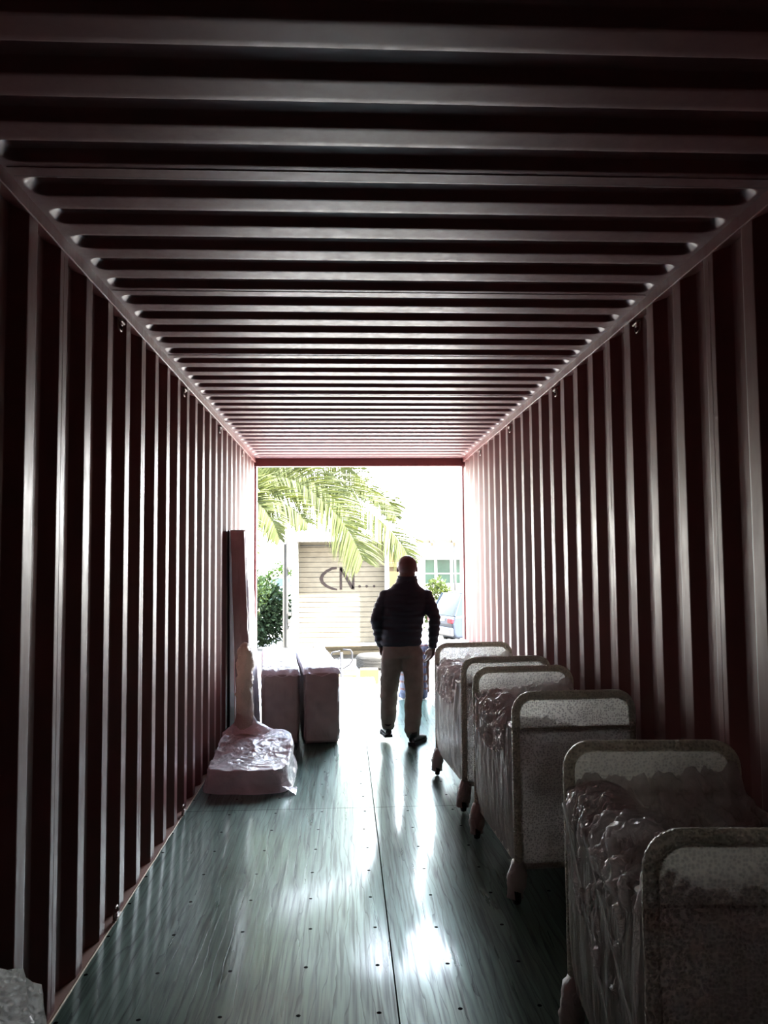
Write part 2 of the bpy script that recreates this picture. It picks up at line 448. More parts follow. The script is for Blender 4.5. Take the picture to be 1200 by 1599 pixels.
M['chassis'] = plain('dusty_chassis', (.027, .022, .014), .8)
M['black'] = plain('black_rubber', (.010, .010, .010), .8)
M['tyre'] = plain('dusty_tyre_rubber', (.0085, .008, .007), .9, var=.25)
M['chrome'] = mat('dull_steel', (.008, .008, .009), .6, 0, .1)

# box truck seen from behind
T = thing('box_truck', 'cream box truck with roll-up slat rear door and painted letters, parked facing away', 'truck', (0, 22, GZ))
def keep(o, root, loc): o.matrix_parent_inverse = Matrix.Translation(-Vector(loc)); return o
TL = (0, 22, GZ)
def tp(mb, name, m, smooth=False): return keep(mb.build(name, m, T, smooth), T, TL)
x0, x1, zb, zt = -1.47, 1.22, -.80, 2.26
tp(MB().box(((x0+x1)/2, 24.9, (zb+zt)/2), (x1-x0-.02, 5.3, zt-zb), bev=.03), 'cargo_box', M['whiteframe'])
s = MB(); fy = 21.96
s.box((x0+.08, fy, (zb+zt)/2), (.16, .60, zt-zb), bev=.02); s.box((x1-.05, fy, (zb+zt)/2), (.10, .60, zt-zb), bev=.02)
s.box(((x0+x1)/2, fy, zt-.085), (x1-x0+.02, .63, .19), bev=.02); s.box(((x0+x1)/2, fy, zb+.02), (x1-x0, .30, .06), bev=.01)
tp(s, 'rear_frame', M['whiteframe'])
s = MB(); nsl = 20; h = (zt-.18-zb-.05)/nsl
for i in range(nsl):
    z = zb+.05+h*(i+.5); s.box(((x0+x1)/2+.03, 22.19+.003*(i % 2), z), (x1-x0-.26, .03, h-.012), bev=.006)
tp(s, 'slat_door', M['cream'])
tp(MB().box(((x0+x1)/2+.03, 22.22, (zb+zt)/2), (x1-x0-.2, .02, zt-zb-.1)), 'door_backing', M['greyrub'])
tp(MB().box((-.10, 22.16, 1.98), (2.3, .03, .03)), 'door_top_rail', M['greyrub'])
# letters: a hooked arc like a C, an N, and three dots
s = MB(); L = [(-.235, 1.345), (-.37, 1.33), (-.52, 1.26), (-.63, 1.16), (-.675, 1.05), (-.64, .94), (-.53, .84), (-.38, .77), (-.225, .735)]
wd = [.030, .035, .038, .045, .05, .045, .04, .034, .022]
n0 = []
for (a, z), w in zip(L, wd): n0.append((a, z, w))
def stroke(pts, name='letter'):
    v = []; f = []
    for i, (a, z, w) in enumerate(pts):
        p, q = pts[max(0, i-1)], pts[min(len(pts)-1, i+1)]; t = Vector((q[0]-p[0], 0, q[1]-p[1])).normalized(); nn = Vector((-t.z, 0, t.x))
        for sgn in (1, -1):
            for yy in (22.169, 22.176): v.append(Vector((a, yy, z))+nn*w*sgn)
    for i in range(len(pts)-1):
        b = i*4
        for q in ((0, 1, 5, 4), (2, 6, 7, 3), (0, 4, 6, 2), (1, 3, 7, 5)): f.append(tuple(b+k for k in q))
    return MB().add(v, f)
def dense(pts, k=6):
    out = []
    for a, b in zip(pts[:-1], pts[1:]):
        for i in range(k): out.append(tuple(a[j]+(b[j]-a[j])*i/k for j in range(3)))
    return out+[pts[-1]]
tp(stroke(dense(n0)), 'letter', M['brownpaint'])
s = stroke([(-.12, 1.37, .035), (-.12, .735, .035)]); s.add(*(lambda m: (m.v, m.f))(stroke([(-.115, 1.34, .045), (.215, .76, .045)]))); s.add(*(lambda m: (m.v, m.f))(stroke([(.23, 1.37, .035), (.23, .735, .035)])))
tp(s, 'letter', M['brownpaint'])
for a in (.41, .61, .82): tp(MB().ball((a, 22.17, .82), (.036, .012, .036), 12), 'dot', M['brownpaint'], True)
s = MB(); s.tube([(-1.60, 21.7, 2.1), (-1.60, 21.7, -.8)], .035, 8); s.tube([(-1.70, 21.7, 2.1), (-1.70, 21.7, -.8)], .022, 8); s.box((-1.65, 21.73, .6), (.12, .03, 2.86))
for z in (1.35, .1, -.1): s.box((-1.53, 21.63, z), (.10, .05, .10), bev=.01)
tp(s, 'hinged_door_edge', M['greyrub'])
s = MB(); s.box((-.1, 22.4, -.93), (2.5, .5, .20), bev=.02); s.box((-.1, 22.1, -1.02), (2.45, .12, .12), bev=.02); tp(s, 'rear_bumper', M['chassis'])
for sx_ in (-1, 1):
    for yy in (23.6, 26.6):
        w = MB().lathe([(.2, -.13), (.42, -.13), (.46, -.10), (.46, .10), (.42, .13), (.2, .13)], (-.12+sx_*1.05, yy, GZ+.46), 24, 'X'); o = tp(w, 'wheel', M['tyre'], True)
# timber leaning at the truck's right edge
t = thing('timber_post', 'orange timber post with a cross cleat standing right of the truck door', 'post', (1.40, 22.4, GZ))
k = (1.40, 22.4, GZ)
keep(MB().box((1.40, 22.4, .30), (.30, .10, 3.0), bev=.02).build('plank', M['wood'], t, False), t, k)
keep(MB().box((1.40, 22.33, 1.42), (.36, .05, .14), bev=.015).build('cleat', M['wood'], t, False), t, k)
s = MB(); s.tube([(1.58, 22.4, GZ), (1.58, 22.4, 1.5), (1.56, 22.4, 1.75), (1.48, 22.4, 1.92)], .03, 8); keep(s.build('bent_bar', M['chassis'], t), t, k)

# tyre lying on the ground
t = thing('truck_tyre', 'grey dusty truck tyre lying flat on the ground in front of the truck', 'tyre', (.77, 20.1, GZ))
p = [(.27, .05), (.36, .01), (.46, .03), (.50, .07)]
for i in range(8): p += [(.505, .08+i*.028), (.505, .098+i*.028), (.494, .100+i*.028), (.494, .106+i*.028)]
p += [(.49, .32), (.44, .36), (.36, .37), (.27, .33)]
MB().lathe(p, (0, 0, 0), 40).build('tread', M['tyre'], t); MB().lathe([(.27, .06), (.28, .06), (.28, .32), (.27, .32)], (0, 0, 0), 40).build('inner_rim', M['black'], t)

# loading platform level with the container floor
M['plat'] = plain('white_painted_checker_plate', (.30, .29, .28), .5)
M['redline'] = plain('faded_red_line_paint', (.16, .05, .04), .6)
t = thing('loading_platform', 'white sunlit loading platform just beyond the container threshold', 'platform', (-.3, 9.75, GZ))
k = (-.3, 9.75, GZ)
keep(MB().box((-.32, 9.75, -.05), (1.40, 1.62, .06), bev=.008).build('deck', M['plat'], t, False), t, k)
keep(MB().add([(-.00, 8.97, -.017), (.05, 8.97, -.017), (-.05, 10.0, -.017), (-.09, 10.0, -.017)], [(0, 1, 2, 3)]).build('painted_line', M['redline'], t, False), t, k)
for ax in (-.95, .30):
    for ay in (9.1, 10.4): keep(MB().box((ax, ay, -.64), (.08, .08, 1.12)).build('leg', M['chassis'], t, False), t, k)

# pallet jack: handle loop rises behind the platform
t = thing('pallet_jack', 'grey hand pallet truck with loop handle upright behind the white platform', 'pallet jack', (-.055, 11.2, GZ))
s = MB(); s.tube([(0, 0, .10), (0, 0, 1.44)], .022, 10); s.build('shaft', M['chrome'], t)
hp = [(-.02, 0, 1.46), (-.13, 0, 1.44), (-.155, 0, 1.40), (-.155, 0, 1.31), (-.13, 0, 1.27), (0, 0, 1.20), (.12, 0, 1.27), (.15, 0, 1.32), (.15, 0, 1.43), (.13, 0, 1.47), (.02, 0, 1.48)]
MB().tube(hp, .012, 8).build('handle_loop', M['chrome'], t)
MB().tube([(-.07, 0, 1.31), (-.02, 0, 1.38)], .007, 6).build('release_lever', M['chrome'], t)
MB().box((0, .12, .16), (.36, .25, .24), bev=.03).build('pump_body', M['chassis'], t, False)
for a in (-.18, .18): MB().box((a, .85, .09), (.16, 1.15, .05), bev=.01).build('fork', M['chassis'], t, False)
MB().lathe([(.03, -.06), (.09, -.06), (.09, .06), (.03, .06)], (0, 0, .09), 20, 'X').build('steer_wheel', M['black'], t)

# wooden pallets / crate pieces on the ground
t = thing('wooden_crate', 'small brown wooden crate on the ground beyond the platform, near the tyre', 'crate', (.53, 17.7, GZ))
for z in (.06, .16, .26): MB().box((0, -.17, z), (.42, .02, .10)).build('slat', M['wood'], t, False)
MB().box((0, 0, .16), (.40, .30, .32)).build('crate_body', M['chassis'], t, False)
t = thing('wooden_pallet', 'flat brown wooden pallet on the ground left of the small crate', 'pallet', (-.35, 17.9, GZ))
for i in range(5): MB().box((0, -.4+.2*i, .20), (1.2, .12, .025)).build('deck_board', M['wood'], t, False)
for a in (-.54, 0, .54): MB().box((a, 0, .10), (.10, .92, .18)).build('stringer', M['chassis'], t, False)

# ---- palm
def leafmat(name, col, tr=.45):
    m = mat(name, col, .5, 0, .12); n = N(m); tl = n.n('BsdfTranslucent'); mx = n.n('MixShader'); mx.inputs[0].default_value = tr
    c = n.ramp(n.noise(n.coord(), 3, 3), [(.3, tuple(a*.7 for a in col)), (.7, tuple(a*1.25 for a in col))])
    n.l(c, n.b.inputs['Base Color']); n.l(n.mix(1, c, (1.0, .95, .45), 'MULTIPLY'), tl.inputs[0])
    n.l(n.b.outputs[0], mx.inputs[1]); n.l(tl.outputs[0], mx.inputs[2]); n.l(mx.outputs[0], n.o.inputs[0]); return m
M['frond'] = leafmat('palm_leaflet', (.024, .029, .008), .35)
M['rachis'] = plain('palm_rachis', (.05, .055, .018), .5)
M['bark'] = plain('palm_bark', (.08, .06, .04), .9, var=.4, bump=.6)
def spline(P, n):
    P = [Vector(p) for p in P]; out = []
    m = len(P)-1
    for i in range(n+1):
        t = i/n*m; k = min(int(t), m-1); u = t-k
        p0, p1, p2, p3 = P[max(k-1, 0)], P[k], P[k+1], P[min(k+2, m)]
        out.append(.5*((2*p1)+(-p0+p2)*u+(2*p0-5*p1+4*p2-p3)*u*u+(-p0+3*p1-3*p2+p3)*u**3))
    return out
def frond(P, L, root, rloc, seed, n=64, wid=1):
    rnd = random.Random(seed); c = spline(P, n); s = MB()
    s.tube(c, [.030*(1-i/n)**.8+.006 for i in range(n+1)], 6)
    fr = keep(s.build('rachis', M['rachis'], None), root, rloc); fr.parent = root
    s = MB()
    for i in range(4, n+1):
        t = (c[min(i+1, n)]-c[max(i-1, 0)]).normalized(); side0 = t.cross(Vector((0, -1, 0.15))).normalized()
        uq = i/n; ln = L*(.55+.75*math.sin(pi*min(1, uq*.9+.08))**.7)*(1 if uq < .85 else 1-.5*(uq-.85)/.15)
        for sg in (1, -1):
            for rep in range(1 if n > 100 else 2):
                d = (side0*sg*(.85+.12*rnd.random())+t*(.45+.4*uq+.15*rnd.random())+Vector((0, rnd.uniform(-.35, .35), rnd.uniform(-.12, .05)))).normalized()
                q = c[i]-t*rep*.02; pts = []; l = ln*rnd.uniform(.8, 1.08); w = .0125
                for j in range(5):
                    pts.append((q.copy(), w*(1.0 if j < 3 else (.6 if j == 3 else .08)))); q = q+d*l/4; d = (d+Vector((0, 0, -.13-.05*rnd.random()))).normalized()
                nn = d.cross(t).normalized(); b = d.cross(nn).normalized()
                v = []
                for pp, ww in pts: v += [pp+b*ww, pp+nn*ww*.4, pp-b*ww]
                s.add(v, [(3*j+a, 3*j+a+1, 3*j+a+4, 3*j+a+3) for j in range(4) for a in (0, 1)])
    o = s.build('frond', M['frond'], root, True); keep(o, root, rloc)
    return o
PC = Vector((-3.3, 15.0, 2.75)); pr = (-3.3, 15, GZ)
palm = thing('palm_tree', 'date palm left of the opening with long arching fronds over the truck', 'palm tree', pr)
tr = MB(); tr.loft([((-3.3+.05*sin(i), 15, GZ+i*.2), .26+.03*(i % 2), .26+.03*(i % 2)) for i in range(20)], 18)
keep(tr.build('trunk', M['bark'], palm), palm, pr)
FR = [([PC, (-2.55, 14.9, 3.05), (-1.69, 14.85, 3.17), (-1.33, 14.8, 3.165), (-.84, 14.8, 3.01), (-.23, 14.8, 2.50), (.08, 14.8, 2.08), (.26, 14.8, 1.72), (.33, 14.8, 1.56)], .64),
      ([PC, (-2.4, 15.3, 3.6), (-1.3, 15.5, 3.75), (-.35, 15.5, 3.34), (.10, 15.6, 2.90), (.75, 15.6, 2.32), (1.1, 15.6, 1.9), (1.30, 15.6, 1.55)], .62),
      ([PC, (-2.4, 15.7, 3.3), (-1.2, 16.1, 3.3), (-.2, 16.3, 3.14), (.55, 16.3, 3.05), (.92, 16.3, 2.78), (1.08, 16.3, 2.45)], .48),
      ([PC, (-2.6, 14.6, 2.85), (-2.0, 14.5, 2.82), (-1.6, 14.5, 2.62), (-1.35, 14.4, 2.3), (-1.2, 14.4, 1.95)], .40),
      ([PC, (-2.7, 14.9, 2.95), (-2.1, 14.6, 2.95), (-1.6, 14.6, 2.85), (-1.0, 14.6, 2.55), (-.7, 14.6, 2.25)], .5),
      ([PC, (-2.7, 14.5, 2.8), (-2.2, 14.3, 2.6), (-1.85, 14.2, 2.2), (-1.7, 14.2, 1.7)], .42),
      ([PC, (-3.9, 14.9, 3.5), (-4.8, 14.8, 3.5), (-5.6, 14.7, 2.8), (-6.0, 14.7, 2.0)], .6),
      ([PC, (-3.6, 14.3, 3.5), (-4.1, 13.4, 3.6), (-4.5, 12.6, 3.0), (-4.7, 12.2, 2.3)], .6),
      ([PC, (-3.0, 14.3, 3.9), (-2.4, 13.4, 4.4), (-1.9, 12.7, 4.2), (-1.6, 12.3, 3.6)], .6),
      ([PC, (-3.4, 16.0, 3.7), (-3.5, 17.1, 3.8), (-3.5, 18.0, 3.1), (-3.5, 18.4, 2.3)], .6),
      ([PC, (-3.1, 15.2, 4.0), (-2.6, 15.4, 4.9), (-1.9, 15.6, 5.0), (-1.3, 15.7, 4.5)], .6),
      ([PC, (-2.7, 15, 4.6), (-1.6, 15, 5.9), (-.5, 15, 6.1), (.4, 15, 5.3)], .8), ([PC, (-3.0, 15.3, 4.9), (-2.4, 15.3, 6.6), (-1.4, 15.3, 7.0), (-.4, 15.3, 6.6)], .8),
      ([PC, (-2.2, 15, 4.2), (-1.0, 15, 4.9), (.2, 15, 4.6), (.9, 15, 3.9)], .8), ([PC, (-2.6, 16, 4.7), (-1.5, 16, 5.7), (0, 16, 5.6), (1.0, 16, 4.9)], .8), ([PC, (-2.9, 15, 5.2), (-1.8, 15, 6.8), (-.4, 15, 7.0), (.7, 15, 6.2)], .8), ([PC, (-2.3, 15.9, 4.0), (-1.2, 16, 4.4), (-.2, 16.1, 4.2), (.5, 16.1, 3.7)], .7),
      ([PC, (-2.6, 15.6, 4.3), (-1.4, 15.7, 5.2), (-.3, 15.7, 5.2), (.6, 15.7, 4.3)], .8), ([PC, (-2.9, 14.7, 4.4), (-2.2, 14.6, 5.4), (-1.4, 14.5, 5.5), (-.8, 14.5, 4.7)], .8), ([PC, (-3.4, 15.1, 4.9), (-3.3, 15.1, 6.6), (-2.8, 15.1, 7.4), (-2.2, 15.1, 7.2)], .8),
      ([PC, (-2.5, 15.1, 3.5), (-1.6, 15.2, 3.55), (-.8, 15.2, 3.2), (-.2, 15.2, 2.75), (.25, 15.2, 2.2)], .6),
      ([PC, (-2.5, 15.5, 3.2), (-1.8, 15.6, 3.35), (-1.1, 15.7, 3.25), (-.5, 15.7, 2.95), (0, 15.7, 2.6)], .55),
      ([PC, (-2.6, 15.4, 3.9), (-1.6, 15.9, 4.2), (-.5, 16.0, 3.9), (.2, 16.1, 3.4), (.7, 16.1, 2.8)], .55)]
for i, (P_, l_) in enumerate(FR): frond(P_, l_, palm, pr, i, 175 if i < 6 or i > 10 else 60)

def bush(name, c, r, n, ls, m, label, cat, seed=0):
    rnd = random.Random(seed); root = thing(name, label, cat, c)
    s = MB()
    for _ in range(n):
        d = Vector((rnd.gauss(0, 1), rnd.gauss(0, 1), rnd.gauss(0, 1))).normalized()
        rr = rnd.uniform(.55, 1.05)*(1+.18*noise.noise(d*2.2+Vector((seed, 0, 0)))); p = Vector((d.x*r[0]*rr, d.y*r[1]*rr, r[2]+d.z*r[2]*rr))
        if p.z < .03: continue
        a = (d+Vector((rnd.gauss(0, .6), rnd.gauss(0, .6), rnd.gauss(0, .6)))).normalized(); b = a.cross(Vector((rnd.random(), rnd.random(), 1))).normalized()
        l = ls*rnd.uniform(.7, 1.3); cc = a.cross(b)*.15*l
        s.add([Vector((q.x, q.y, max(q.z, .012))) for q in (p, p+a*l*.5+b*l*.28+cc, p+a*l, p+a*l*.5-b*l*.28+cc)], [(0, 1, 2, 3)])
    s.build('foliage', m, root, False)
    st = MB()
    for i in range(7):
        a = i*.9; st.tube([(0.05*cos(a), .05*sin(a), 0), (r[0]*.3*cos(a), r[1]*.3*sin(a), r[2]), (r[0]*.6*cos(a), r[1]*.6*sin(a), r[2]*1.5)], [.03, .02, .008], 6)
    st.build('stems', M['bark'], root)
    return root
M['bushleaf'] = leafmat('oleander_leaf', (.019, .031, .016), .3)
M['limeleaf'] = leafmat('lime_hedge_leaf', (.018, .036, .007), .3)
M['paleleaf'] = leafmat('pale_shrub_leaf', (.026, .035, .012), .3)
bush('oleander_bush', (-3.15, 25, GZ+.05), (1.35, 1.0, 1.12), 9000, .17, M['bushleaf'], 'dense green oleander bush standing left of the truck', 'bush', 3)
bush('clipped_hedge', (-3.7, 45, -.29), (.85, .7, .85), 1800, .16, M['limeleaf'], 'bright green rounded hedge far behind the parked white car', 'hedge', 5)
bush('garden_shrub', (3.45, 29, GZ), (.62, .6, 1.02), 1800, .15, M['paleleaf'], 'pale green shrub between the walking man and the parked car', 'shrub', 8)
tag(MB().box((-3.7, 45, -.75), (2.4, 1.4, .88), bev=.05).build('garden_planter', M['whiteframe'], None, False), 'low white planter wall under the bright green hedge', 'planter')

# building at the right with green glazed windows and a pergola
M['wallwhite'] = plain('white_render', (.22, .21, .195), .8)
M['glassgreen'] = plain('green_tinted_window', (.012, .024, .015), .25, var=.3, sc=1.5)
M['pergwood'] = plain('pale_pergola_timber', (.034, .025, .015), .7)
bl = (6.0, 38, GZ); b = thing('garden_building', 'white low building with green windows behind the parked car', 'building', bl)
keep(MB().box((6.6, 38.5, .55), (8.2, 4.0, 3.5)).build('wall', M['wallwhite'], b, False), b, bl)
for i, (a, c) in enumerate(((3.72, 4.22), (4.28, 4.95), (5.02, 5.42))):
    w = keep(MB().box(((a+c)/2, 36.47, 1.02), (c-a, .06, 1.16)).build('window', M['glassgreen'], b, False), b, bl)
    f = MB()
    for q in (a, c): f.box((q, 36.43, 1.02), (.06, .05, 1.2))
    for q in (.44, 1.05 - .12, 1.60): f.box(((a+c)/2, 36.43, q), (c-a, .05, .05))
    f.build('window_frame', M['wallwhite'], w, False); f = w.children[0]
keep(MB().box((6.4, 36.2, 1.72), (8.4, .5, .12), bev=.02).build('awning_edge', M['wallwhite'], b, False), b, bl)
pg = (5, 34, GZ); b = thing('timber_pergola', 'pale timber pergola beam with slanted rafter ends in front of the building', 'pergola', pg)
keep(MB().box((6.2, 34, 2.38), (6.2, .12, .16), bev=.01).build('beam', M['pergwood'], b, False), b, pg)
for a in (3.75, 4.72, 5.7, 6.7, 7.7): keep(MB().box((a, 34.5, 2.50), (.10, 2.2, .16), rot=(radians(14), 0, 0), bev=.01).build('rafter', M['pergwood'], b, False), b, pg)
keep(MB().tube([(4.80, 33.9, GZ), (4.80, 33.9, 2.42)], .055, 12).build('post', M['greyrub'], b), b, pg)
keep(MB().tube([(8.9, 33.9, GZ), (8.9, 33.9, 2.42)], .055, 12).build('post', M['greyrub'], b), b, pg)

# parked cars
M['carpaint'] = mat('silver_blue_car_paint', (.009, .012, .018), .4, .0, .12)
M['carwhite'] = mat('white_car_paint', (.35, .35, .34), .2)
M['carglass'] = mat('dark_car_glass', (.006, .012, .014), .2, 0, .12)
M['redlamp'] = mat('red_tail_lamp', (.05, .003, .006), .4, 0, .1)
M['trimdark'] = mat('dark_bumper_trim', (.03, .03, .035), .5)
def car(name, loc, rz, paintm, label, suv=True):
    r = thing(name, label, 'car', loc, rz)
    Lh, hw = 2.15, .88; H = 1.68 if suv else 1.45
    body = [(-Lh, .45), (-Lh-.02, .75), (-Lh+.06, 1.0), (-Lh+.5, 1.02), (.6, .99), (1.2, .95), (Lh-.1, .80), (Lh, .55), (Lh-.05, .35), (-Lh+.1, .32)]
    def prism(prof, w0, w1=None, zmid=None):
        n = len(prof); v = [(a, -w0, z) for a, z in prof]+[(a, w0, z) for a, z in prof]
        return v, [tuple(range(n))[::-1], tuple(range(n, 2*n))]+[(i, (i+1) % n, n+(i+1) % n, n+i) for i in range(n)]
    bo = MB().add(*prism(body, hw)).build('body', paintm, r, False)
    bv = bo.modifiers.new('b', 'BEVEL'); bv.width = .07; bv.segments = 3
    # greenhouse tapering upward
    lo = [(-Lh+.08, -.82, 1.0), (1.05, -.82, .96), (1.05, .82, .96), (-Lh+.08, .82, 1.0)]
    hi = [(-Lh+.42, -.64, H), (.25, -.64, H), (.25, .64, H), (-Lh+.42, .64, H)]
    g = MB().add(lo+hi, [(0, 1, 5, 4), (1, 2, 6, 5), (2, 3, 7, 6), (3, 0, 4, 7), (4, 5, 6, 7)]).build('cabin_glass', M['carglass'], r, False)
    rf = MB().box((-Lh/2+.40, 0, H+.01), (1.75, 1.30, .06), bev=.03)
    for s_ in (-1, 1):
        for (a, z0, c, z1) in ((-Lh+.08, 1.0, -Lh+.42, H), (1.05, .96, .25, H), (-.55, .98, -.62, H), (.35, .97, .22, H)):
            rf.tube([(a, s_*.83, z0), (c, s_*.65, z1)], .035, 6)
    rf.build('roof_and_pillars', paintm, r, False)
    for s_ in (-1, 1):
        MB().box((-Lh+.02, s_*.70, .86), (.16, .30, .16), bev=.03).build('tail_lamp', M['redlamp'], r, False)
        for a in (-1.32, 1.35):
            w = MB().lathe([(.20, -.1), (.31, -.1), (.335, -.07), (.335, .07), (.31, .1), (.20, .1)], (a, s_*.80, .335), 28, 'Y').build('wheel', M['black'], r)
            MB().lathe([(.02, -.07), (.20, -.105), (.21, -.06), (.21, .06), (.20, .105), (.02, .07)], (a, s_*.80, .335), 14, 'Y').build('rim', M['chrome'], w)
            MB().tube(arc((a, .335), .40, 0, 180, 12, 'XZ', s_*.86), .035, 6).build('wheel_arch', M['trimdark'], r)
    MB().box((-Lh-.01, 0, .52), (.14, 1.7, .26), bev=.05).build('rear_bumper', M['trimdark'], r, False)
    MB().box((-Lh+.02, 0, .85), (.03, .5, .12), bev=.01).build('number_plate', M['wallwhite'], r, False)
    return r
car('parked_car', (5.05, 25.6, GZ), radians(20), M['carpaint'], 'dark glossy estate car with red tail lamps seen past the right door post')
car('parked_car', (-3.5, 41.5, GZ+.45), radians(185), M['carwhite'], 'white car parked far off above the bush, left of the truck', False)

# seated person on the threshold, mostly hidden behind the walking man
KOUT = True
M['skin'] = plain('brown_skin', (.13, .070, .055), .5, var=.1, sc=30)
M['skin2'] = plain('tan_skin', (.07, .033, .018), .5, var=.1, sc=30)
M['jacket'] = plain('navy_quilted_jacket', (.013, .026, .042), .55, var=.2, sc=8)
_n = N(M['jacket']); _w = _n.n('TexWave', wave_type='BANDS', bands_direction='Z'); _w.inputs['Scale'].default_value = 9; _w.inputs['Distortion'].default_value = 1.5; _w.inputs['Detail'].default_value = 2
_n.l(_n.coord(), _w.inputs[0]); _n.bump(_w.outputs[1], .3, .005)
M['trouser'] = plain('taupe_cotton_trousers', (.25, .23, .195), .8, var=.15, sc=12, bump=.3)
M['shoe'] = plain('black_leather_shoe', (.008, .007, .007), .35, var=.3)
M['sole'] = plain('black_rubber_sole', (.006, .006, .006), .7)
M['eye'] = mat('eye_white', (.5, .5, .48), .2); M['hair'] = plain('dark_short_hair', (.012, .008, .006), .8, bump=.5, sc=40)
M['denim'] = plain('blue_denim', (.025, .04, .08), .8, bump=.3)
def plaid():
    m = mat('white_blue_red_check_shirt', (.4, .4, .45), .8); n = N(m)
    def st(sc, rot, w):
        x = n.n('TexWave', wave_type='BANDS', bands_direction='X'); x.inputs['Scale'].default_value = sc; n.l(n.coord(rot=rot), x.inputs[0]); return n.ramp(x.outputs[1], [(w, (0, 0, 0)), (w+.05, (1, 1, 1))])
    c = n.mix(st(7, (0, 0, 0), .7), (.07, .08, .11), (.015, .022, .06)); c = n.mix(st(4, (0, radians(90), 0), .82), c, (.07, .02, .015))
    n.l(c, n.b.inputs['Base Color']); return m
M['plaid'] = plaid()

def hand(s, wrist, d, side, palm_n, sc=1.0, curl=.5):
    """palm + four unequal fingers + thumb; d = pointing direction, side = towards the thumb, palm_n = palm normal (fingers curl to it)"""
    d, side, palm_n = [Vector(q).normalized() for q in (d, side, palm_n)]; w = Vector(wrist)
    s.limb([w-d*.03, w+d*.01], [.024*sc, .023*sc], 12)
    for t, r in ((.030, .019), (.055, .019), (.072, .017)):
        for k in (-1.2, 0, 1.2): s.ball(w+d*t*sc+side*k*.018*sc, (r*sc,)*3, 10)
    for k, (off, ln, st) in enumerate(((.030, .068, .082), (.010, .076, .088), (-.011, .070, .085), (-.030, .054, .077))):
        p = w+d*st*sc+side*off*sc; dd = d.copy(); pts = [p-d*.02]
        for j, f in enumerate((.42, .33, .25)):
            dd = (dd+palm_n*curl*(.55+.25*j)).normalized(); pts.append(pts[-1]+dd*(ln*f+(.02 if j == 0 else 0))*sc)
        s.limb(pts, [.0105*sc, .010*sc, .0092*sc, .0078*sc], 8)
    p = w+d*.022*sc+side*.020*sc; t1 = p+(side*.9+d*.75+palm_n*.25).normalized()*.042*sc; t2 = t1+(side*.2+d+palm_n*.35).normalized()*.034*sc
    s.limb([p, t1, t2], [.014*sc, .0115*sc, .009*sc], 8)

def head(s, c, fy, sc=1.0):
    """head facing direction fy (+1/-1 along y) with nose, brow, ears, jaw"""
    c = Vector(c); q = lambda x, y, z: c+Vector((x, y*fy, z))*sc
    s.ball(q(0, -.008, .018), (.085*sc, .100*sc, .090*sc), 24); s.ball(q(0, .020, -.035), (.070*sc, .076*sc, .074*sc), 20)
    s.ball(q(0, .052, -.080), (.030*sc, .030*sc, .022*sc), 14)
    s.limb([q(0, .088, .005), q(0, .108, -.030)], [.010*sc, .015*sc], 10)
    s.limb([q(-.035, .078, .022), q(0, .088, .020), q(.035, .078, .022)], [.011*sc, .010*sc, .011*sc], 8)
    s.limb([q(-.022, .086, -.060), q(0, .094, -.058), q(.022, .086, -.060)], [.006*sc, .009*sc, .006*sc], 8)
    s.limb([q(-.018, .085, -.070), q(0, .090, -.070), q(.018, .085, -.070)], [.006*sc, .008*sc, .006*sc], 8)
    for k in (-1, 1):
        s.ball(q(k*.083, .002, -.012), (.008*sc, .016*sc, .028*sc), 12, rot=(radians(-12)*fy, 0, radians(20)*k*fy))
        s.ball(q(k*.038, .060, -.022), (.024*sc,)*3, 12)

def person(name, label, loc): return thing(name, label, 'person', loc)

# ---- the walking man, back to the camera
ML = (.47, 6.66, 0)
man = person('person', 'man in navy jacket and taupe trousers walking away toward the open doors', ML)
def kp(o, r=man, l=ML): return keep(o, r, l)
shL, shR = (.340, 6.66, 1.232), (.690, 6.66, 1.235)
elL, elR = (.262, 6.63, 1.045), (.757, 6.62, 1.045)
wrL, wrR = (.300, 6.70, .835), (.745, 6.68, .822)
hpL, hpR = (.405, 6.66, .76), (.560, 6.66, .76)
knL, knR = (.372, 6.72, .475), (.580, 6.64, .47)
anL, anR = (.362, 6.72, .135), (.552, 6.60, .085)
b = MB()
head(b, (.533, 6.685, 1.470), 1, 1.0)
b.limb([(.530, 6.672, 1.42), (.526, 6.655, 1.30)], [.070, .076], 16)
b.loft([((.48, 6.66, .74), .13, .09), ((.48, 6.66, .86), .135, .09), ((.49, 6.66, 1.0), .125, .085), ((.505, 6.66, 1.15), .150, .095), ((.513, 6.66, 1.26), .150, .08), ((.52, 6.66, 1.32), .07, .055)], 24)
for sh, el, wr in ((shL, elL, wrL), (shR, elR, wrR)): b.limb([sh, el, wr], [.048, .038, .026], 12)
for hp, kn, an in ((hpL, knL, anL), (hpR, knR, anR)): b.limb([hp, kn, an], [.070, .050, .034], 12)
b.limb([anL, (.35, 6.80, .09)], [.034, .028], 10); b.limb([anR, (.575, 6.68, .045)], [.034, .028], 10)
hand(b, (.302, 6.712, .815), (.12, .15, -1), (.1, 1, .05), (1, -.1, .1), 1.0, .45)
hand(b, (.743, 6.69, .803), (-.14, .12, -1), (-.55, .8, -.1), (-1, -.2, .1), 1.0, .55)
kp(b.remesh('body', M['skin'], man, .0055, 3))
for k in (-1, 1): kp(MB().ball((.533+k*.033, 6.685+.074, 1.474), .012, 12).build('eye', M['eye'], man))
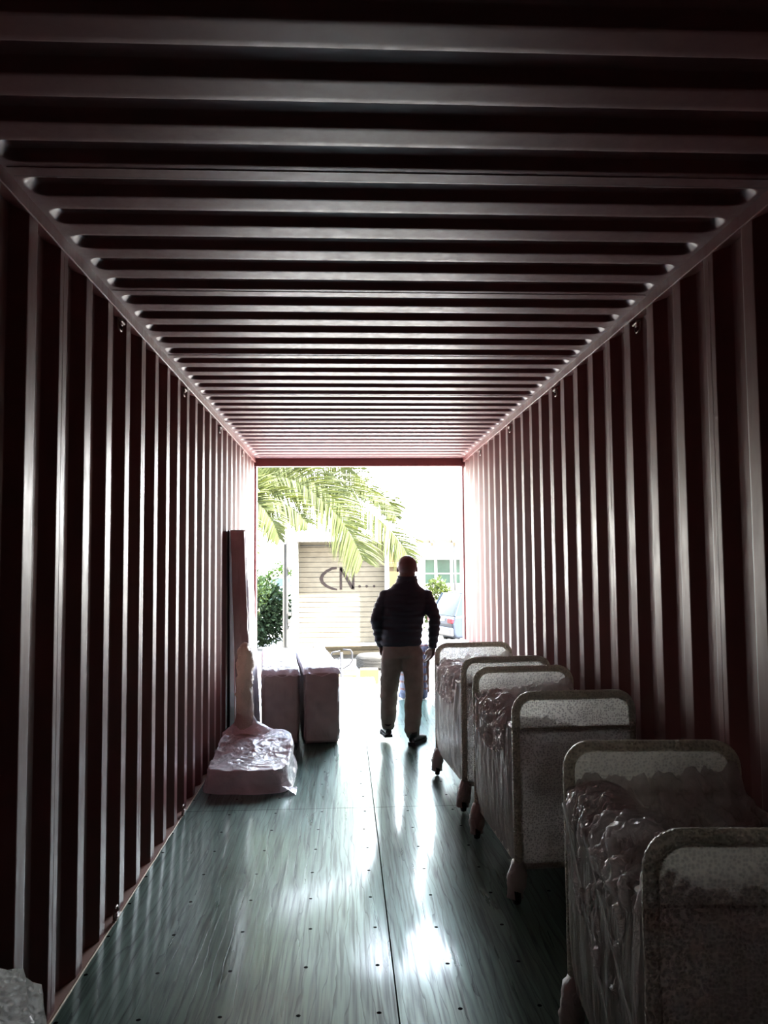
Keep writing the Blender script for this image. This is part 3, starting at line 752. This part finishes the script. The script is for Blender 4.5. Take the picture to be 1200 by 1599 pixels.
# jacket
j = MB()
j.loft([((.474, 6.66, .815), .168, .118), ((.474, 6.66, .835), .176, .124), ((.476, 6.66, .90), .176, .125), ((.484, 6.66, 1.0), .178, .124), ((.495, 6.655, 1.10), .190, .128), ((.505, 6.655, 1.20), .200, .118),
        ((.512, 6.655, 1.25), .196, .100), ((.516, 6.655, 1.285), .165, .088), ((.520, 6.655, 1.315), .118, .080), ((.525, 6.66, 1.345), .098, .078), ((.528, 6.665, 1.375), .088, .076), ((.530, 6.668, 1.400), .082, .076)], 32)
for sh, el, wr in ((shL, elL, wrL), (shR, elR, wrR)):
    s0 = Vector(sh); e = Vector(el); w = Vector(wr); j.limb([s0+Vector((0, 0, -.005)), s0.lerp(e, .5), e, e.lerp(w, .5), w], [.058, .058, .053, .050, .041], 16)
def jfn(p, n): 
    return p+n*(.006*noise.noise(Vector((p.x*9, p.y*9, p.z*26)))+.003*sin(p.z*120+3*noise.noise(p*6)))
kp(j.remesh('jacket', M['jacket'], man, .008, 6, jfn))
# collar ring
c = MB(); c.tube([(.531+.080*cos(a), 6.668+.074*sin(a), 1.398+.006*sin(a)) for a in [i*pi/12 for i in range(24)]], .0065, 8, closed=True)
kp(c.build('collar', M['jacket'], man))
# trousers
t = MB()
t.loft([((.476, 6.66, .84), .155, .108), ((.476, 6.66, .78), .165, .118), ((.478, 6.66, .72), .160, .115)], 28)
for hp, kn, an, x in ((hpL, knL, anL, -1), (hpR, knR, anR, 1)):
    h_, k_, a_ = Vector(hp), Vector(kn), Vector(an)
    t.limb([h_+Vector((x*.005, 0, -.02)), h_.lerp(k_, .5), k_, k_.lerp(a_, .5), a_+Vector((0, -.005, .02))], [.094, .090, .080, .073, .064], 18)
def tfn(p, n):
    return p+n*(.007*noise.noise(Vector((p.x*10, p.y*10, p.z*22)))+.006*(ridge(Vector((p.x*12+p.z*6, p.y*12, p.z*16)))-.5)*(.4+max(0, .6-p.z)))
kp(t.remesh('trousers', M['trouser'], man, .008, 5, tfn))
def shoe(heel, ang, pitch, z):
    s = MB(); L_ = .27
    for i, (u, w, h) in enumerate(((0, .026, .050), (.03, .032, .062), (.08, .033, .066), (.13, .035, .052), (.18, .040, .040), (.22, .042, .032), (.255, .030, .022), (.268, .012, .014))):
        s.v += [Vector((w*cos(a), u, .022+h*(.5+.5*sin(a)))) for a in [2*pi*q/16 for q in range(16)]]
        if i: s.f += [((i-1)*16+q, (i-1)*16+(q+1) % 16, i*16+(q+1) % 16, i*16+q) for q in range(16)]
    s.f.append(tuple(range(16))); s.f.append(tuple(range(7*16, 8*16))[::-1])
    s.tube([(0, .03, .07), (0, .025, .115)], [.038, .042], 14)
    so = MB(); out = [(0, -.004), (.034, .0), (.040, .05), (.038, .12), (.048, .18), (.045, .225), (.028, .262), (0, .276)]
    out = out+[(-a, u) for a, u in out[-2:0:-1]]; n = len(out)
    so.add([(a, u, 0) for a, u in out]+[(a, u, .026) for a, u in out], [tuple(range(n))[::-1], tuple(range(n, 2*n))]+[(i, (i+1) % n, n+(i+1) % n, n+i) for i in range(n)])
    R_ = Matrix.Translation(Vector((*heel, z))) @ Euler((0, 0, ang)).to_matrix().to_4x4() @ Euler((pitch, 0, 0)).to_matrix().to_4x4()
    s.disp(lambda v: R_ @ v); so.disp(lambda v: R_ @ v)
    return s, so
for heel, ang, pi_, z in (((.545, 6.545), radians(-28), 0, 0.001), ((.362, 6.665), radians(6), radians(-2), .045)):
    a, b2 = shoe(heel, ang, pi_, z); so = kp(a.build('shoe', M['shoe'], man)); q = b2.build('sole', M['sole'], so, False); q.matrix_parent_inverse = Matrix.Identity(4)

# ---- person sitting on the threshold
PL = (.76, 8.76, 0.0)
sit = person('person', 'person in check shirt and blue jeans sitting on the threshold behind the walking man', PL)
kq = lambda o: keep(o, sit, PL)
b = MB(); head(b, (.765, 8.80, .80), 1, .95); b.limb([(.765, 8.785, .74), (.76, 8.775, .62)], [.05, .058], 14)
b.loft([((.76, 8.76, .06), .13, .09), ((.76, 8.76, .3), .12, .085), ((.76, 8.77, .5), .14, .085), ((.76, 8.77, .62), .07, .06)], 20)
b.limb([(.61, 8.77, .56), (.585, 8.72, .36), (.60, 8.90, .22)], [.045, .036, .026], 12); b.limb([(.915, 8.77, .56), (.935, 8.74, .40), (.925, 8.66, .20)], [.042, .036, .027], 12)
b.limb([(.68, 8.80, .09), (.66, 9.12, .05), (.67, 9.16, -.40), (.67, 9.26, -.45)], [.07, .052, .035, .03], 12); b.limb([(.84, 8.80, .09), (.86, 9.12, .05), (.85, 9.16, -.40), (.85, 9.26, -.45)], [.07, .052, .035, .03], 12)
hand(b, (.922, 8.655, .175), (.35, -.2, -.75), (-.6, -.6, .1), (-.2, .6, -.5), 1.0, .3); hand(b, (.605, 8.92, .205), (.3, .9, -.35), (1, -.2, .1), (.1, -.3, -1), 1.0, .3)
kq(b.remesh('body', M['skin2'], sit, .007, 3))
for k in (-1, 1): kq(MB().ball((.765+k*.031, 8.80+.070, .804), .011, 12).build('eye', M['eye'], sit))
hd = MB().ball((.765, 8.788, .828), (.078, .094, .088), 20); hd.v = [v if not (v.y > 8.84 and v.z < .85) else Vector((v.x, 8.84, v.z)) for v in hd.v]; kq(hd.build('hair', M['hair'], sit))
j = MB(); j.loft([((.76, 8.76, .05), .160, .115), ((.76, 8.76, .2), .155, .115), ((.76, 8.765, .4), .165, .11), ((.76, 8.77, .54), .170, .10), ((.762, 8.775, .61), .10, .075), ((.763, 8.78, .64), .065, .065)], 26)
j.limb([(.61, 8.77, .56), (.59, 8.735, .42)], [.055, .05], 12); j.limb([(.915, 8.77, .56), (.932, 8.75, .46)], [.055, .05], 12)
kq(j.remesh('shirt', M['plaid'], sit, .009, 4, lambda p, n: p+n*.006*noise.noise(p*14)))
t = MB(); t.loft([((.76, 8.76, .012), .15, .12), ((.76, 8.76, .08), .165, .125), ((.76, 8.76, .14), .15, .11)], 24)
for x in (.67, .855): t.limb([(x, 8.80, .085), (x, 9.12, .055), (x, 9.15, -.36)], [.078, .066, .055], 14)
kq(t.remesh('jeans', M['denim'], sit, .009, 4, lambda p, n: p+n*.005*noise.noise(p*16)))
for x in (.67, .855):
    a, b2 = shoe((x, 9.10), 0, 0, -.50); so = kq(a.build('shoe', M['shoe'], sit)); q = b2.build('sole', M['sole'], so, False)
# ------------------------------------------------------------------ wrapped goods
def film(name, col, rough=.22, tr=.35, bsc=14, bst=.5, bubble=0, alpha=None, streak=0):
    m = mat(name, col, rough, 0, .8, Coat_Weight=.8, Coat_Roughness=max(.08, rough-.06)); n = N(m); tl = n.n('BsdfTranslucent'); mx = n.n('MixShader'); mx.inputs[0].default_value = tr
    v = n.coord(); f = n.noise(v, bsc, 6, 1.6, .6)
    c = n.ramp(n.noise(v, 4, 5, .5), [(.3, tuple(a*.78 for a in col)), (.7, tuple(min(1, a*1.2) for a in col))])
    n.l(c, n.b.inputs['Base Color']); n.l(c, tl.inputs[0])
    h = f
    if bubble:
        vo = n.n('TexVoronoi'); vo.inputs['Scale'].default_value = bubble; vo.inputs['Randomness'].default_value = .75; n.l(v, vo.inputs[0])
        b = n.ramp(vo.outputs[0], [(.0, (1, 1, 1)), (.45, (.6, .6, .6)), (.6, (0, 0, 0))])
        h = n.math('ADD', n.math('MULTIPLY', b, .8), n.math('MULTIPLY', f, .5))
        c2 = n.mix(n.ramp(vo.outputs[0], [(.25, (.45,)*3), (.55, (0, 0, 0))]), c, tuple(a*(.2 if alpha is not None and alpha < .7 else .45) for a in col)); n.l(c2, n.b.inputs['Base Color']); n.l(c2, tl.inputs[0])  # bubble shading put into the colour: dark centres, lit edges
    if streak:
        w = n.noise(n.coord((streak, streak, 1.2)), 5, 5, .8); h = n.math('ADD', n.math('MULTIPLY', h, .5), w)
    bp = n.bump(h, bst, .014); n.l(bp.outputs[0], tl.inputs['Normal']); n.l(bp.outputs[0], n.b.inputs['Coat Normal'])
    n.l(n.b.outputs[0], mx.inputs[1]); n.l(tl.outputs[0], mx.inputs[2]); last = mx.outputs[0]
    if alpha is not None:
        tp_ = n.n('BsdfTransparent'); m2 = n.n('MixShader'); n.l(tp_.outputs[0], m2.inputs[1]); n.l(last, m2.inputs[2])
        if bubble and alpha < .95:
            a = n.ramp(vo.outputs[0], [(.25, (alpha-.15,)*3), (.55, (min(1, alpha+.15),)*3)]); n.l(a, m2.inputs[0])
        else: m2.inputs[0].default_value = alpha
        last = m2.outputs[0]
    n.l(last, n.o.inputs[0]); return m
M['film'] = film('crumpled_stretch_film', (.86, .80, .78), .13, .50, 16, .9, alpha=.85)
M['filmside'] = film('stretch_film_side', (.78, .78, .75), .22, .68, 10, .8, streak=9, alpha=.85)
M['load'] = film('wrapped_linen_load', (.85, .82, .80), .28, .2, 12, .7)
M['bubwrap'] = film('bubble_wrap_panel', (.92, .94, .86), .35, .85, 8, .6, bubble=110, alpha=.90)
M['bubtop'] = film('bubble_wrap_upper', (.84, .86, .78), .35, .7, 8, .6, bubble=110, alpha=.80)
M['thickwrap'] = film('thick_wrapped_panel', (.84, .82, .72), .36, .18, 6, .5, bubble=110)
M['wraptube'] = film('bubble_wrapped_tube', (.78, .76, .66), .40, .4, 18, .7, bubble=90)
M['wrapfoot'] = film('wrapped_caster_film', (.55, .50, .48), .35, .2, 20, .7)
M['bubble'] = film('clear_bubble_wrap', (.97, .99, .94), .20, .86, 6, 1.0, bubble=62, alpha=.60)
M['whitewrap'] = film('white_film_wrap', (.74, .72, .76), .35, .35, 12, .6)
M['scalewrap'] = film('thin_plastic_over_carton', (.84, .78, .80), .20, .25, 12, .55)
M['cardboard'] = film('brown_board_under_film', (.44, .37, .36), .42, .08, 6, .35, streak=4)
M['foam'] = film('yellowed_foam_wrap', (.60, .52, .44), .5, .3, 30, .8)
M['darkboard'] = plain('black_board', (.012, .011, .013), .5)

def quadgrid(p00, p10, p11, p01, nu, nv, fn=None):
    a, b, c, d = [Vector(q) for q in (p00, p10, p11, p01)]
    def g(u, v):
        p = (a*(1-u)+b*u)*(1-v)+(d*(1-u)+c*u)*v
        return fn(p, u, v) if fn else p
    return grid_surface(g, nu, nv)

def cart(label, loc, rz, seed, H=.915, near_dark=False, tents=True):
    r = thing('laundry_cart', label, 'cart', loc, rz, 'wrapped laundry carts along the right wall')
    w, l, z0, rc, tr = .272, .425, .165, .075, .019
    for sg in (-1, 1):       # end frames, bubble wrapped tube
        y = sg*l
        pts = [Vector((-w, y, z0-.01))]+[Vector((-w, y, z0+(H-rc-z0)*k/9)) for k in range(1, 9)]+arc((-w+rc, H-rc), rc, 180, 90, 7, 'XZ', y)+[Vector((-w+rc+(2*w-2*rc)*k/6, y, H)) for k in range(1, 6)]+arc((w-rc, H-rc), rc, 90, 0, 7, 'XZ', y)+[Vector((w, y, z0+(H-rc-z0)*k/9)) for k in range(8, 0, -1)]+[Vector((w, y, z0-.01))]
        rads = [tr*(1+.10*noise.noise(p*14+Vector((seed, 0, 0)))) for p in pts]
        f = MB().tube(pts, rads, 14); f.tube([(-w, y, z0), (w, y, z0)], .017, 10); f.tube([(-w, y, .765), (w, y, .765)], .012, 10)
        f.build('end_frame', M['wraptube'], r)
        def bulge(p, u, v, sg=sg, y=y): 
            return p+Vector((0, sg*(.008*sin(pi*u)*sin(pi*v)+.0025*noise.noise(p*9)), 0))
        v_, f_ = quadgrid((-w, y+sg*.012, z0), (w, y+sg*.012, z0), (w, y+sg*.012, .765), (-w, y+sg*.012, .765), 30, 30, bulge)
        MB().add(v_, f_).build('end_panel', M['thickwrap' if tents else 'bubwrap'], r)
        # upper panel with rounded corners to follow the hoop
        def up_(u, v, sg=sg, y=y):
            z = .765+v*(H-.765); hw = w
            if z > H-rc: hw = w-rc+math.sqrt(max(0, rc*rc-(z-(H-rc))**2))
            return Vector(((u*2-1)*hw, y+sg*.010, z))
        v_, f_ = grid_surface(up_, 24, 10); MB().add(v_, f_).build('upper_panel', M['thickwrap' if tents else 'bubtop'], r)
    # linen load, lumpy
    def lt(u, v):
        x = -w+.02+u*(2*w-.04); y = -l+.03+v*(2*l-.06)
        e = min(1, min(u, 1-u)*6)*1.0
        z = .50+.05*e+.045*fbm(Vector((x*5, y*5, seed)), 3)+.05*(abs(v-.5)*2)**3+crumple((x, y, 0), 7, .05, seed)
        return Vector((x, y, z))
    s = MB(); v_, f_ = grid_surface(lt, 70, 90); s.add(v_, f_)
    s.build('load', M['load'], r)
    # film draped over the load: sharper creases, tented up to the end hoops on the aisle side
    def ft(u, v):
        x = -w-.004+u*(2*w); y = -l+.012+v*(2*l-.024)
        near = max(0, 1-v/.22); far = max(0, (v-.72)/.28)
        tz = .765+.06*near**2*(1-u*.5)+.085*far**1.6*(.6+.5*u)-.045*sin(pi*v)
        z = tz-.015*sin(pi*u)+crumple((x*1.1, y, .3), 6, .085*(1-.7*max(near, far)), seed+2)+crumple((x*1.6, y*.9, .6), 13, .030, seed)
        if u < .06: z -= (.06-u)*.9
        return Vector((x, y, z))
    v_, f_ = grid_surface(ft, 96, 130); MB().add(v_, f_).build('film_cover', M['film'], r)
    # sides: film with vertical folds
    for sg in (-1, 1):
        def sd(u, v, sg=sg):
            y = -l+u*2*l; top = .775-.03*sin(pi*u)+.012*noise.noise(Vector((y*9, seed, 0)))
            z = z0-.005+v*(top-z0)
            fold = .010*noise.noise(Vector((y*16+z*1.5, seed, z*1.3)))+.006*ridge(Vector((y*22-z*3, seed*2, z*2)))
            k = sin(pi*min(1, u*8))*0+min(1, u*14, (1-u)*14)
            tuck = .012*max(0, 1-v*6)
            return Vector((sg*(w+.010+k*(fold+.010*sin(pi*v))-tuck), y, z))
        v_, f_ = grid_surface(sd, 120, 50); MB().add(v_, f_).build('side_panel', M['filmside'], r)
        # rolled rim of bunched film
        pts = [Vector((sg*(w-.005+.008*noise.noise(Vector((u*8, seed, sg)))), -l+u*2*l, .775-.03*sin(pi*u)+.01*noise.noise(Vector((u*11, 2, seed))))) for u in [i/60 for i in range(61)]]
        b = MB().tube(pts, [.015+.007*noise.noise(p*20) for p in pts], 14); b.v = [v+Vector((crumple(v, 30, .008, seed), 0, crumple(v, 26, .009, seed+1))) for v in b.v]
        b.build('film_rim', M['film'], r)
    # diagonal tape-like film strips and gathered folds at the aisle-side corner
    if tents:
        for (a, c) in (((-w-.026, l*.92, .74), (-w-.024, -l*.80, .20)), ((-w-.026, l*.3, .76), (-w-.022, -l*.95, .42))):
            a, c = Vector(a), Vector(c); pts = [a.lerp(c, i/30)+Vector((-.003+.003*noise.noise(Vector((i*.5, seed, 0))), 0, 0)) for i in range(31)]
            MB().tube(pts, .0035, 6).build('film_strip', M['filmside'], r)
        for k in range(4):
            a = Vector((-w+.01+.03*k, -l+.02, H-.05-.02*k)); c = Vector((-w-.015, -l+.05+.05*k, .30+.12*k)); m_ = a.lerp(c, .35)+Vector((-.02, .02+.02*k, .0))
            pts = spline([a, m_, c], 24); q = MB().tube(pts, [.013*(1-.5*i/24)+.003*noise.noise(p*30) for i, p in enumerate(pts)], 10)
            q.v = [v+Vector((crumple(v, 28, .009, k), crumple(v, 24, .009, k+3), 0)) for v in q.v]; q.build('film_gather', M['film'], r)
    # film and bagged linen bulging over the aisle-side rim, hem hanging down the side
    for bi, (yc, hl, drop) in enumerate((((.20, .20, .20), (-.12, .26, .30)) if tents else ((.05, .34, .10),))):
        def dr(u, v, yc=yc, hl=hl, drop=drop, bi=bi):
            y = yc+(v*2-1)*hl; e = math.sqrt(max(0, 1-(v*2-1)**2)); a = u*pi*.62
            if u < .55:
                t = u/.55; ang = pi*.75*t-.35; rr = .07+.02*e; x = -w+.085-.0-rr*sin(ang)*1.25; z = .725+rr*cos(ang)*(.55+.75*e)
            else:
                t = (u-.55)/.45; ang = pi*.75-.35; rr = .07+.02*e; x0_ = -w+.085-rr*sin(ang)*1.25; z0_ = .725+rr*cos(ang)*(.55+.75*e)
                x = x0_+(-w-.020-x0_)*min(1, t*1.5); z = z0_-t*drop*(.3+.7*e)
            p = Vector((x, y, z)); d = crumple((x, y*1.8, z*.8), 8, .030, seed+bi*3)+crumple((x, y*1.3, z), 18, .012, seed+bi)
            return p+Vector((-d, 0, d*.8))*(1 if .02 < v < .98 else .3)
        v_, f_ = grid_surface(dr, 80, 100); MB().add(v_, f_).build('film_bulge', M['film'], r)
    # base deck
    MB().box((0, 0, z0-.005), (2*w, 2*l, .02), bev=.004).build('base', M['wraptube'], r, False)
    for i, (sx_, sy_) in enumerate(((-1, -1), (-1, 1), (1, -1), (1, 1))):
        lean = .018*sx_
        secs = []
        for k in range(13):
            t = k/12; z = z0+.02-(z0-.012)*t
            rr = .027+.012*sin(pi*min(1, t*1.15))+.010*t
            secs.append(((sx_*(w-.004)+lean*t*1.2, sy_*(l-.012)-.012*t, z), rr, rr*1.15))
        m_ = MB().loft(secs, 18); m_.v = [v+Vector((crumple(v, 26, .010, i+seed), crumple(v, 24, .010, i+5), 0)) for v in m_.v]
        for v in m_.v: v.z = max(v.z, .004)
        c_ = m_.build('caster', M['wrapfoot'], r)
        MB().lathe([(.01, -.013), (.036, -.013), (.040, 0), (.036, .013), (.01, .013)], (sx_*(w-.004)+lean*1.1, sy_*(l-.012)-.022, .041), 18, 'X').build('wheel', M['black'], c_)
    return r
cart('film-wrapped laundry cart nearest the camera, crumpled film bunched at its corner', (.975, 2.145, 0), -.075, 3)
cart('bubble-wrapped laundry cart second from the camera, its mesh end panel facing us', (1.022, 3.985, 0), .045, 11, tents=False)
cart('wrapped laundry cart farthest down the row, closest to the walking man', (.968, 5.285, 0), .075, 23, tents=False)

def wrapped_box(name, label, cat, c, d, rz, m_top, m_side, seed, amp=.012, group=None, lid=True, sc=7, bulge=.02):
    """carton with a film skin: body mesh, lighter sheet over the top"""
    r = thing(name, label, cat, (c[0], c[1], 0), rz, group); hx, hy, H = d[0]/2, d[1]/2, d[2]
    bm = bmesh.new(); bmesh.ops.create_cube(bm, size=2)
    bmesh.ops.bevel(bm, geom=bm.edges[:], offset=.10, segments=3, affect='EDGES')
    bmesh.ops.subdivide_edges(bm, edges=bm.edges[:], cuts=1, use_grid_fill=True)
    for _ in range(4 if max(d) > 1 else 3):
        bmesh.ops.subdivide_edges(bm, edges=[e for e in bm.edges if (Vector((e.verts[0].co.x*hx, e.verts[0].co.y*hy, e.verts[0].co.z*H/2))-Vector((e.verts[1].co.x*hx, e.verts[1].co.y*hy, e.verts[1].co.z*H/2))).length > .03], cuts=1, use_grid_fill=True)
    bm.normal_update()
    for v in bm.verts:
        q = v.co; e = (1-abs(q.x)**4)*(1-abs(q.z)**4)+(1-abs(q.y)**4)*(1-abs(q.z)**4)
        p = Vector((q.x*hx, q.y*hy, (q.z+1)*H/2)); nn = v.normal.copy(); k = min(1, p.z/.06)
        v.co = p+nn*(crumple(p, sc, amp, seed)*k+bulge*.3*e)
        v.co.z = max(v.co.z, .002)
    me = bpy.data.meshes.new('carton'); bm.to_mesh(me); bm.free(); me.materials.append(m_side); me.polygons.foreach_set('use_smooth', [True]*len(me.polygons))
    o = bpy.data.objects.new('carton', me); C.objects.link(o); o.parent = r
    if lid:
        def tf(u, v):
            x, y = (u*2-1)*(hx+.010), (v*2-1)*(hy+.012); z = H+.012+crumple((x, y, 0), sc*1.6, amp*1.3, seed+4)
            ed = max(abs(u*2-1), abs(v*2-1)); 
            if ed > .93: z -= (ed-.93)/.07*(.05+.02*noise.noise(Vector((x*12, y*12, seed))))
            return Vector((x, y, z))
        v_, f_ = grid_surface(tf, 50, 110); MB().add(v_, f_).build('top_sheet', m_top, r)
    return r
G = 'film-wrapped cartons standing by the left wall'
wrapped_box('wrapped_carton', 'long brown film-wrapped carton standing next to the leaning panel, left one of the pair', 'carton', (-.626, 7.48), (.312, 1.72, .615), .10, M['whitewrap'], M['cardboard'], 2, .012, G)
wrapped_box('wrapped_carton', 'long brown film-wrapped carton on the aisle side, right one of the pair', 'carton', (-.285, 7.47), (.296, 1.70, .625), .105, M['whitewrap'], M['cardboard'], 6, .012, G)
wrapped_box('wrapped_crate', 'long film-wrapped load on the floor between the last cart and the doorway', 'carton', (1.12, 7.55), (.40, 2.0, .66), .02, M['whitewrap'], M['filmside'], 9, .014)

# tall carton leaning on the left wall, its door-lit side coloured white, its end brown
t = thing('leaning_panel', 'tall narrow film-wrapped carton leaning upright on the left wall', 'panel', (-.83, 6.9, 0))
def tallbox(x0, x1, y0, y1, z1, topx, m, name, seed, fl=0.0, par=t):
    def side(u, v):
        per = [(x0, y0), (x1, y0), (x1, y1), (x0, y1)]; k = u*4; i = int(k) % 4; f = k-int(k); a, b_ = per[i], per[(i+1) % 4]
        x, y = a[0]+(b_[0]-a[0])*f, a[1]+(b_[1]-a[1])*f; z = v*z1
        x += topx*v+fl*(1-v)**2*(1 if x > (x0+x1)/2 else 0)
        n_ = .007*noise.noise(Vector((x*8+seed, y*8, z*5)))+crumple((x, y, z), 5, .008, seed)
        return Vector((x+.83+n_*(1 if x+.83 > 0 else .3), y-6.9+n_*(-1 if f < .5 and i == 0 else .4), max(.003, z)))
    v_, f_ = grid_surface(side, 64, 80, True); s = MB().add(v_, f_); n0 = 64*79
    s.f.append(tuple(range(n0, n0+64))); s.f.append(tuple(range(64))[::-1]); return s.build(name, m, par)
tallbox(-.900, -.785, 6.63, 6.66, 1.80, -.065, M['cardboard'], 'end_face', 1, .02)
tallbox(-.900, -.780, 6.66, 7.16, 1.805, -.065, M['whitewrap'], 'lit_white_body', 2, .02)
b = thing('black_board', 'thin black board standing against the left wall behind the leaning carton', 'board', (-.95, 6.9, 0))
MB().box((-.030, -.10, .90), (.014, .26, 1.80), rot=(0, radians(-.4), 0), bev=.004).build('board', M['darkboard'], b, False)

# platform scale wrapped in plastic: square base and upright column
t = thing('platform_scale', 'plastic-wrapped platform scale with upright foam-wrapped column by the left wall', 'scale', (-.67, 5.72, 0))
def base(u, v):
    # superellipse ring, v up the side then over the top
    a = u*2*pi; c_, s_ = cos(a), sin(a); k = (abs(c_)**5+abs(s_)**5)**(-1/5)
    if v < .35: q = 1.0; z = v/.35*.145
    else: q = 1-(v-.35)/.65; z = .145+.03*(1-q)
    hx, hy = .300*(1-.10*min(1, v/.35)), .43*(1-.06*min(1, v/.35))
    x, y = k*c_*q*hx, k*s_*q*hy
    z += .10*max(0, (y+.05)/.43)*min(1, v/.35)     # rises toward the column
    fl = 0
    if v < .12: fl = .035*(1-v/.12)*max(0, noise.noise(Vector((a*1.3, 2, 1)))+.3)
    p = Vector((x*(1+fl*3), y*(1+fl*2), z)); d = crumple(p, 6, .015, 4)+crumple(p, 15, .006, 2)
    nrm = Vector((c_, s_, .2)) if v < .35 else Vector((0, 0, 1))
    p += nrm*d*(1 if v > .03 else .2)
    if p.x < -.318: p.x = -.318
    p.z = max(p.z, .003); return p
v_, f_ = grid_surface(base, 160, 90, True); MB().add(v_, f_).build('wrapped_base', M['scalewrap'], t)
# torn flap at the front right corner
def flap(u, v):
    return Vector((.24+u*.10, -.44+v*.16-.03*u, .004+(1-u)*.05*(1-v)+.012*abs(noise.noise(Vector((u*5, v*5, 1))))))
v_, f_ = grid_surface(flap, 16, 16); MB().add(v_, f_).build('film_flap', M['scalewrap'], t)
pts = spline([(-.095, .37, .20), (-.10, .375, .42), (-.105, .38, .62), (-.100, .385, .80), (-.112, .385, .885)], 40)
cm = MB().tube(pts, [.066-.008*i/40+.020*max(0, 1-i/8)+.006*noise.noise(p*18)-.018*max(0, (i-34)/6) for i, p in enumerate(pts)], 22); cm.ball(pts[-1], .030, 14)
cm.v = [v+Vector((crumple(v, 18, .022, 1), crumple(v, 17, .018, 3), crumple(v, 14, .012, 9))) for v in cm.v]; cm.build('wrapped_column', M['foam'], t)
def skirt(u, v):
    a = u*2*pi; r0 = .055+.12*(1-v)**2.0*(1+.5*max(0, cos(a))); p = Vector((-.098+r0*cos(a), .375+r0*sin(a)*.55, .225+v*.17+.02*sin(a*3)*(1-v)))
    return p+Vector((crumple(p, 14, .010, 7), 0, crumple(p, 14, .008, 8)))
v_, f_ = grid_surface(skirt, 48, 24, True); MB().add(v_, f_).build('film_skirt', M['scalewrap'], t)

# bubble-wrapped package in the near left corner
t = thing('bubble_wrapped_package', 'bubble-wrapped package on the floor in the near left corner', 'package', (-.78, 1.55, 0))
P8 = [(-.985, 1.42, 0), (-.57, 1.42, 0), (-.58, 1.82, 0), (-.985, 1.84, 0), (-.985, 1.57, .76), (-.562, 1.60, .585), (-.668, 1.76, .69), (-.985, 1.81, .725)]
bm = bmesh.new(); vs = [bm.verts.new(Vector(p)-Vector((-.78, 1.55, 0))) for p in P8]
for q in ((0, 3, 2, 1), (4, 5, 6, 7), (0, 1, 5, 4), (1, 2, 6, 5), (2, 3, 7, 6), (3, 0, 4, 7)): bm.faces.new([vs[i] for i in q])
bmesh.ops.bevel(bm, geom=bm.edges[:], offset=.03, segments=3, affect='EDGES'); 
for _ in range(5): bmesh.ops.subdivide_edges(bm, edges=[e for e in bm.edges if e.calc_length() > .022], cuts=1, use_grid_fill=True)
bm.normal_update()
for v in bm.verts:
    k = min(1, v.co.z/.05+.1); v.co += v.normal*crumple(v.co, 6, .012, 5)*k; v.co.z = max(.002, v.co.z)
me = bpy.data.meshes.new('wrapped_body'); bm.to_mesh(me); bm.free(); me.materials.append(M['bubble']); me.polygons.foreach_set('use_smooth', [True]*len(me.polygons))
o = bpy.data.objects.new('wrapped_body', me); C.objects.link(o); o.parent = t
pts = [Vector((-.970, 1.575, .75)).lerp(Vector((-.575, 1.602, .585)), i/20)-Vector((-.78, 1.55, 0)) for i in range(21)]
MB().tube(pts, [.016+.004*noise.noise(p*30) for p in pts], 10).build('highlight_ridge', M['film'], t)  # film roll added along the ridge to catch a highlight

# lashing rings hanging under the top rails and standing at the floor edge
nm = ['nearest the camera', 'second from the camera', 'third from the camera', 'closest to the doors']
for k in range(4):
    lashing(XL-.004, 3.484+1.39*k, ZR-.034, 1, 'small lashing ring under the left top rail, '+nm[k], 'lashing rings under the left top rail')
    lashing(XR+.004, 3.453+1.39*k, ZR-.034, -1, 'small lashing ring under the right top rail, '+nm[k], 'lashing rings under the right top rail')
for k in range(2):
    lashing(XL+.010, 3.484+1.39*k, .022, 1, 'small lashing ring at the foot of the left wall, '+('nearest the bubble-wrapped package' if k == 0 else 'beside the wrapped scale'), 'lashing rings at the left floor edge', False)
